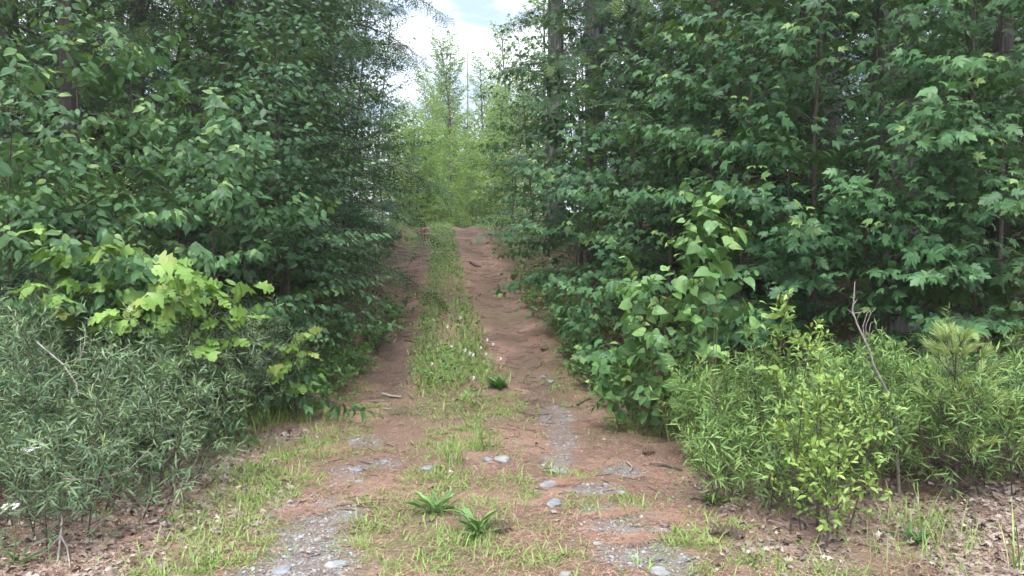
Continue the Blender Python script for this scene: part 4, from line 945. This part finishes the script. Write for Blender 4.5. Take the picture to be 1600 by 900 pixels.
P = tp[-4:] + [0, 0, .02]; p.L.add('tuft', P, np.tile([0, 0, 1.], (4, 1)), np.tile([1., 0, 0], (4, 1)), .11, .6, .6)

# ------------------------------------------------------------------ low plants on the verges and the track
def rosette(name, lab, pos, n, size, mat, tm, seed, cat='plant', up=(.5, 1.25), group=None, yp=0.1, nl=80):
    p = add_plant(name, lab, cat, pos, mat, group, 'stemg', nleaf=nl); r = np.random.default_rng(seed)
    az = r.uniform(0, 6.283, n); e = r.uniform(*up, n)
    X = np.stack([np.cos(az) * np.cos(e), np.sin(az) * np.cos(e), np.sin(e)], 1); N = np.stack([-np.cos(az) * np.sin(e), -np.sin(az) * np.sin(e), np.cos(e)], 1)
    p.L.add(tm, p.base + r.normal(0, .018, (n, 3)) * [1, 1, .2], X, N, size * r.uniform(.4, 1.15, n), r.normal(.5, .25, n), (r.random(n) < yp) * r.uniform(.2, .7, n)); return p
rosette('herb_rosette', 'rosette of long green leaves between the ruts, the one farther back', gp(682, 800), 46, .15, 'herb', 'paddle', 1, up=(.25, 1.35), yp=.6)
rosette('herb_rosette', 'rosette of broad upright leaves between the ruts beside the pine cone', gp(750, 835), 30, .16, 'herb', 'paddle', 2, up=(.3, 1.4), yp=.6)
rosette('herb_clump', 'round dark green herb clump at the near right corner of the grassy strip', gp(780, 606), 40, .17, 'herb', 'ell', 3, up=(.2, 1.3))
rosette('maple_seedling', 'tiny yellow green maple seedling on the leaf litter at the right', gp(1153, 812), 5, .075, 'cherry', 'maple', 4, up=(.1, .5), yp=1)
rosette('herb_clump', 'small pale herb in front of the oak seedling', gp(492, 640), 26, .09, 'cherry', 'ell', 5)
rosette('herb_clump', 'little leafy herb at the near edge of the left rut', gp(565, 640), 18, .12, 'herb', 'ell', 6, up=(.1, .7))
rosette('herb_clump', 'feathery green herb right of the gravel patch', gp(1112, 785), 46, .12, 'fernr', 'lance', 7, up=(.4, 1.4))
for k, (px, py, n, s, lab) in enumerate(((540, 590, 60, .16, 'leafy herbs spilling onto the left verge past the oak seedling'), (490, 610, 70, .14, 'dense low herbs under the oak seedling'), (520, 560, 50, .18, 'dark herbs in the hollow left of the left rut'), (575, 545, 50, .16, 'low herbs at the edge of the left rut below the birch'),
                              (930, 590, 70, .15, 'low herbs at the edge of the right rut beside the broad leaved clump'), (905, 560, 60, .14, 'narrow leaved herbs lining the right rut'), (955, 610, 70, .15, 'herbs in front of the broad leaved clump at the verge'), (985, 640, 60, .16, 'lowest leafy herbs at the corner of the right verge'), (600, 500, 60, .15, 'low herbs beside the left rut below the leaning birch'), (455, 640, 60, .14, 'low herbs in front of the oak seedling'), (880, 520, 60, .15, 'low herbs beside the right rut below the maples'), (855, 480, 60, .15, 'farther low herbs beside the right rut'))):
    p = add_plant('verge_herb', lab, 'plant', gp(px, py), 'herb', 'herbs along the verges', 'stemg', nleaf=0)
    for j in range(11):
        grow(p, 400 + k * 19 + j, s * 2 * RNG.uniform(.5, 1.2), lean=tuple(RNG.normal(0, .25, 2)), r=.003, nb=6, h0=.15, bl=(.14, .07), el=(30, 60), tw=.08, tws=.06, lpt=4, tm='ell', arr='up', size=.062, yp=.25, lv=.6, off=tuple(RNG.normal(0, .2, 2)), sides=4, twr=.001)
def grass_clump(lab, pos, n, h, seed, w=.05, mat='grass', lv=.4, e0=.9, name='grass_clump'):
    p = add_plant(name, lab, 'grass', pos, mat, 'taller grass clumps', 'stemg'); r = np.random.default_rng(seed)
    az = r.uniform(0, 6.283, n); e = np.clip(r.normal(1.22, .22, n), e0 - .4, 1.56)
    X = np.stack([np.cos(az) * np.cos(e), np.sin(az) * np.cos(e), np.sin(e)], 1); N = np.stack([-np.cos(az) * np.sin(e), -np.sin(az) * np.sin(e), np.cos(e)], 1)
    B = p.base + np.stack([r.normal(0, w, n), r.normal(0, w, n), np.zeros(n)], 1); B[:, 2] = height(B[:, 0], B[:, 1]) - .005
    p.L.add('blade2', B, X, N, h * r.uniform(.5, 1.1, n), r.normal(lv, .2, n), (r.random(n) < .12) * .8); return p
for k, (px, py, n, h, w, lab) in enumerate(((708, 722, 34, .26, .04, 'thin upright grass clump left of the two pale stones'), (765, 700, 30, .26, .05, 'thin upright grass clump behind the two pale stones'), (735, 690, 16, .16, .05, 'short grass clump between the two upright ones'),
                              (345, 670, 130, .34, .16, 'tall fine grass at the foot of the sweetfern by the oak'), (400, 650, 130, .34, .16, 'tall fine grass left of the oak seedling'), (440, 660, 90, .24, .14, 'soft grass below the oak seedling'),
                              (1440, 830, 60, .27, .10, 'tall grass clump right of the upright shrub'), (1400, 880, 50, .2, .14, 'loose grass at the bottom edge right of the upright shrub'), (1475, 860, 24, .22, .08, 'grass beside the tall clump on the right'), (1590, 895, 5, .42, .015, 'tall single grass stalks at the bottom right corner'),
                              (470, 705, 60, .15, .12, 'short soft grass on the left apron of the track'), (330, 800, 70, .15, .16, 'bright short grass by the leaf litter'), (390, 745, 60, .17, .12, 'bright grass patch behind the short one by the litter'), (110, 790, 20, .2, .05, 'thin grass in the litter under the sweetfern'), (672, 795, 60, .13, .10, 'short grass growing through the farther rosette'), (742, 838, 50, .12, .10, 'short grass growing through the nearer rosette'), (1020, 668, 70, .15, .12, 'pale short grass below the herbs on the right verge'),
                              (740, 585, 130, .22, .22, 'feathery grass at the near end of the grassy strip'), (690, 570, 70, .2, .14, 'grass at the near left corner of the grassy strip'), (190, 760, 16, .2, .04, 'few grass blades at the foot of the low sweetfern'))):
    grass_clump(lab, gp(px, py), int(n * 2.2), h, 500 + k, w * 1.2)
for k, (px, py, n, lab) in enumerate(((1430, 850, 40, 'leafy green weed inside the tall grass on the right'), (30, 880, 24, 'small weed in the litter at the lower left corner'), (128, 800, 14, 'narrow leaved weed under the yarrow'))):
    rosette('weed', lab, gp(px, py), n, .13, 'herb', 'lance', 600 + k, up=(.5, 1.4))
finish_plants()

# ------------------------------------------------------------------ yarrow, clover, dead wood, stones, cones
def yarrow(px, py, d, lab, stem_h):
    x = (px - 800) / F * d; b = np.array([x, d, float(height(x, d))]); root = empty('yarrow', b); tag(root, lab, 'flower', 'white yarrow flowers')
    top = CAMH - (py - 400) / F * d - b[2]
    a = Acc(); tube(a, [(0, 0, 0), (.02, 0, top * .5), (.0, 0, top)], .004, .002, 5); link('stem', a.mesh('yarrow_stem', 'stemg'), root)
    r = np.random.default_rng(px); a = Acc(); n = 34
    q = np.sqrt(r.random(n)) * .046; an = r.uniform(0, 6.28, n); P = np.stack([q * np.cos(an), q * np.sin(an) * .8, top + .012 - q * .15 + r.normal(0, .004, n)], 1)
    place(a, 'pebble', P, np.tile([1., 0, 0], (n, 1)), np.tile([0, 0, 1.], (n, 1)), r.uniform(.012, .02, n), np.full(n, .5), np.zeros(n)); link('flower_head', a.mesh('yarrow_head', 'white'), root)
yarrow(42, 706, 4.1, 'flat white yarrow flower head in front of the low sweetfern', 0)
yarrow(8, 798, 3.7, 'small white yarrow flower head at the left edge above the litter', 0)
a = Acc(); n = 16; r = np.random.default_rng(2); P = r.normal(0, .006, (n, 3)); place(a, 'pebble', P, np.tile([1., 0, 0], (n, 1)), np.tile([0, 0, 1.], (n, 1)), r.uniform(.008, .014, n), np.full(n, .5), np.zeros(n)); clov = a.mesh('clover_flower', 'white')
for px, py in ((771, 543), (762, 536), (735, 558), (728, 553), (740, 560), (752, 549), (783, 566), (741, 598), (706, 548), (676, 575), (760, 559), (700, 515), (720, 500)):
    b = gp(px, py + 8); o = link('clover_flower', clov, None, b + np.array([0, 0, .10])); o.scale = (1.3,) * 3
    tag(o, 'tiny white flower head in the grassy strip between the ruts', 'flower', 'white flowers in the grassy strip')
def stick(lab, pts, r0, r1, mat='grey', forks=(), name='stick', cat='stick'):
    a = Acc(); tube(a, pts, r0, r1, 6, rough=.08)
    for f in forks: tube(a, f, r1 * 1.1, r1 * .5, 5)
    return tag(link(name, a.mesh(name, mat)), lab, cat)
def on_ground(L, dz=.012): return [gp(px, py) + np.array([0, 0, dz]) for px, py in L]
stick('thin dark stick lying right of the right rut', on_ground([(902, 635), (912, 629), (922, 624)]), .012, .005, 'stem')
stick('pale curved twig beside the right gravel patch', on_ground([(980, 726), (988, 734), (984, 742)], .02), .007, .004)
stick('dark stick lying near the verge herbs on the right', on_ground([(1015, 728), (1040, 730), (1066, 738)]), .012, .006, 'stem')
stick('dark stick across the left rut', on_ground([(633, 533), (648, 536), (660, 538)]), .014, .008, 'stem')
stick('white bit of wood in the left rut', on_ground([(615, 537), (620, 530)]), .012, .006)
stick('pale stick at the near end of the left rut', on_ground([(598, 619), (612, 622), (628, 624)], .02), .016, .009)
stick('second pale stick at the near end of the left rut', on_ground([(600, 642), (613, 643)], .02), .012, .006)
stick('dark branch lying across the right rut near the crest', on_ground([(735, 412), (742, 417), (752, 419)], .03), .03, .012, 'stem')
stick('forked grey stick standing in the leaf litter at the lower left', [gp(90, 885) + np.array([0, 0, .01]), gp(95, 850) + np.array([0, 0, .04]), gp(98, 835) + np.array([0, 0, .09])], .007, .006, 'grey', [[gp(95, 850) + np.array([0, 0, .04]), gp(105, 865) + np.array([0, 0, .03]), gp(110, 892) + np.array([0, 0, .01])], [gp(95, 850) + np.array([0, 0, .04]), gp(70, 868) + np.array([0, 0, .015]), gp(50, 876) + np.array([0, 0, .01])]])
def img(px, py, d): return np.array([(px - 800) / F * d, d, CAMH - (py - 400) / F * d])
stick('arching grey dead twig across the low sweetfern', [img(90, 752, 4.0), img(120, 753, 3.98), img(160, 748, 3.97), img(195, 738, 3.98), img(230, 702, 4.02)], .004, .002)
stick('bare grey twig inside the left hand sweetfern', [img(55, 535, 4.6), img(95, 570, 4.55), img(115, 600, 4.5), img(118, 620, 4.5)], .005, .003, 'grey', [[img(95, 570, 4.55), img(122, 560, 4.56), img(124, 525, 4.6)], [img(122, 562, 4.55), img(129, 540, 4.55), img(131, 520, 4.6)]])
D_ = 4.85
stick('bare leaning dead branch with forked grey twigs above the right hand sweetfern', [at(1412, D_), img(1403, 638, D_), img(1385, 605, D_), img(1367, 570, D_), img(1362, 550, D_), img(1352, 530, D_), img(1340, 505, D_), img(1333, 485, D_), img(1335, 465, D_), img(1336, 440, D_)], .010, .003, 'grey',
      [[img(1352, 528, D_), img(1350, 510, D_), img(1356, 490, D_), img(1362, 485, D_)], [img(1354, 530, D_), img(1355, 508, D_ - .03), img(1362, 490, D_ - .05), img(1369, 481, D_ - .05)], [img(1359, 538, D_), img(1360, 520, D_ - .05), img(1362, 505, D_ - .06), img(1370, 502, D_ - .06)], [img(1333, 490, D_), img(1340, 503, D_ - .02), img(1344, 489, D_ - .03), img(1360, 482, D_ - .03)], [img(1335, 491, D_), img(1326, 484, D_)], [img(1335, 490, D_), img(1344, 488, D_)], [img(1335, 466, D_), img(1329, 464, D_)], [img(1335, 475, D_), img(1341, 467, D_)], [img(1355, 562, D_), img(1345, 555, D_), img(1338, 538, D_)]], 'dead_branch', 'branch')
for j, (px, top) in enumerate(((1123, 452), (1119, 458))):
    stick(('straight dry straw coloured stalk in front of the aspen', 'thinner dry stalk touching the straight one')[j], [at(px - 6, 5.15), img(px - 3, 560, 5.15), img(px, top, 5.15)], .003, .0015, 'stemg', [[img(px, top + 8, 5.15), img(px - 12, top - 6, 5.15)], [img(px, top + 5, 5.15), img(px + 10, top - 8, 5.15)]] , 'dry_stalk', 'plant')

def stone(px, py, w, h, dep, mat, lab, seed, rot=0.0):
    r = np.random.default_rng(seed); n1, n2 = 7, 12; v = [(0, 0, 1.)]; t = []
    for i in range(1, n1):
        th = math.pi * i / n1
        for j in range(n2):
            ph = 2 * math.pi * j / n2; v.append((math.sin(th) * math.cos(ph), math.sin(th) * math.sin(ph), math.cos(th)))
    v.append((0, 0, -1.)); v = np.array(v)
    lump = 1 + .22 * (vnoise(v[:, 0] * 1.7 + seed, v[:, 1] * 1.7 + v[:, 2] * 2.1) - .5) + r.normal(0, .02, len(v))
    v = np.sign(v) * np.abs(v) ** .8 * lump[:, None]; v = v + r.normal(0, .05, v.shape); v[:, 2] *= .8
    for j in range(n2): t.append((0, 1 + j, 1 + (j + 1) % n2))
    for i in range(n1 - 2):
        for j in range(n2):
            a_, b_ = 1 + i * n2 + j, 1 + i * n2 + (j + 1) % n2; t += [(a_, a_ + n2, b_ + n2), (a_, b_ + n2, b_)]
    l = len(v) - 1
    for j in range(n2): t.append((l, 1 + (n1 - 2) * n2 + (j + 1) % n2, 1 + (n1 - 2) * n2 + j))
    p = gp(px, py); d = p[1]; k = d / F
    v = v * [w * k / 2, dep * k / 2, h * k / 2]
    a = Acc(); a.add(v, t); o = link('stone', a.mesh('stone', mat, smooth=False), None, p + np.array([0, 0, h * k * .04])); o.rotation_euler = (r.normal(0, .06), r.normal(0, .06), rot)
    tag(o, lab, 'stone', 'stones on the track')
for k, s in enumerate(((785, 718, 24, 12, 30, 'slate', 'pale oval stone, the larger of the two behind the rosettes'), (763, 720, 14, 12, 18, 'stone', 'small blue grey stone beside the pale oval one'), (876, 737, 27, 9, 34, 'slate', 'pale flat oval stone in the right wheel track'), (857, 760, 24, 14, 34, 'stone', 'angular blue grey stone below the pale flat one'),
                         (866, 788, 24, 15, 36, 'stone', 'wedge shaped grey stone left of the right gravel patch'), (559, 737, 14, 11, 18, 'stone', 'small grey stone at the edge of the left gravel'), (562, 754, 12, 8, 16, 'slate', 'small pale stone below the left gravel edge stone'), (525, 884, 26, 14, 36, 'slate', 'pale flat stone at the bottom of the left gravel patch'),
                         (552, 736, 12, 8, 14, 'stone', 'pebble sized stone touching the left edge stone'), (440, 895, 30, 14, 30, 'stone', 'grey stone at the bottom edge of the left gravel'), (883, 900, 16, 12, 18, 'slate', 'white stone at the bottom edge in the middle'), (497, 843, 10, 7, 12, 'slate', 'small pale stone in the left gravel patch'), (553, 690, 14, 8, 16, 'stone', 'grey stone at the near end of the left rut'),
                         (1030, 895, 30, 14, 30, 'slate', 'pale stone at the bottom of the right gravel patch'), (862, 597, 12, 7, 12, 'slate', 'pale stone at the right side of the right rut'), (850, 590, 9, 7, 9, 'stone', 'small dark stone on the right rut'), (935, 850, 14, 8, 16, 'slate', 'pale stone on the left edge of the right gravel'), (668, 733, 16, 9, 20, 'stone', 'flat grey stone left of the upright grass clumps'), (970, 770, 16, 8, 18, 'stone', 'grey stone in the middle right gravel'), (600, 722, 12, 8, 14, 'stone', 'dull stone in the left track beyond the gravel'))):
    stone(*s, 700 + k, k * .7)
def cone(px, py, lab, seed, rz, s=1.0):
    b = gp(px, py); r = np.random.default_rng(seed); root = empty('pine_cone', b + np.array([0, 0, .018 * s])); root.rotation_euler = (0, 0, rz); tag(root, lab, 'pine cone', 'pine cones on the ground')
    a = Acc(); LV = Leaves(); tube(a, [(-.05 * s, 0, 0), (0, 0, 0), (.05 * s, 0, .004)], .012 * s, .006 * s, 6); link('core', a.mesh('cone_core', 'cone'), root)
    n = 46; i = np.arange(n); f = i / n; an = i * 2.4; rad = .02 * s * np.sin(np.pi * (f * .8 + .15))
    P = np.stack([(-.05 + .1 * f) * s, np.cos(an) * rad * .5, np.sin(an) * rad * .5], 1); O = np.stack([np.full(n, .6), np.cos(an), np.sin(an)], 1); N = np.stack([np.full(n, 1.), -np.cos(an) * .4, -np.sin(an) * .4], 1)
    LV.add('ell', P, O, N, .03 * s, .5, 0); c = Acc()
    for t_, q in LV.flat().items(): place(c, t_, *q)
    o = link('scales', c.mesh('cone_scales', 'cone'), root); o['kind'] = 'stuff'
cone(785, 832, 'dark pine cone lying beside the broad leaved rosette', 1, .8, 1.1)
cone(1125, 838, 'dark pine cone in the litter right of the gravel', 2, .1, 1.2); cone(1150, 842, 'pine cone touching the one right of the gravel', 3, 1.9, 1.1)
cone(1013, 710, 'small pine cone by the verge herbs on the right', 4, .6, 1.0); cone(850, 548, 'pine cone on the right rut', 5, 1.2, 1.3)
print('tris', TRIS[0], 'objects', len(bpy.data.objects))

# ------------------------------------------------------------------ faint summer haze in the air
def haze():
    x0, x1, y0, y1, z0, z1 = -406, 406, -406, 406, -1.4, 30
    v = [(x, y, z) for z in (z0, z1) for y in (y0, y1) for x in (x0, x1)]
    f = [(0, 2, 3, 1), (4, 5, 7, 6), (0, 1, 5, 4), (2, 6, 7, 3), (0, 4, 6, 2), (1, 3, 7, 5)]
    me = bpy.data.meshes.new('haze'); me.from_pydata(v, [], f); me.update()
    m = bpy.data.materials.new('haze air'); m.use_nodes = True; nt = m.node_tree; nt.nodes.clear()
    o = nt.nodes.new('ShaderNodeOutputMaterial'); pv = nt.nodes.new('ShaderNodeVolumePrincipled')
    pv.inputs['Color'].default_value = (.92, .96, 1, 1); pv.inputs['Density'].default_value = HAZE; pv.inputs['Anisotropy'].default_value = .35
    nt.links.new(pv.outputs[0], o.inputs['Volume']); me.materials.append(m)
    tag(link('haze', me), 'faint pale haze hanging in the air over the lane', 'haze', kind='stuff')
HAZE = .0017
haze()
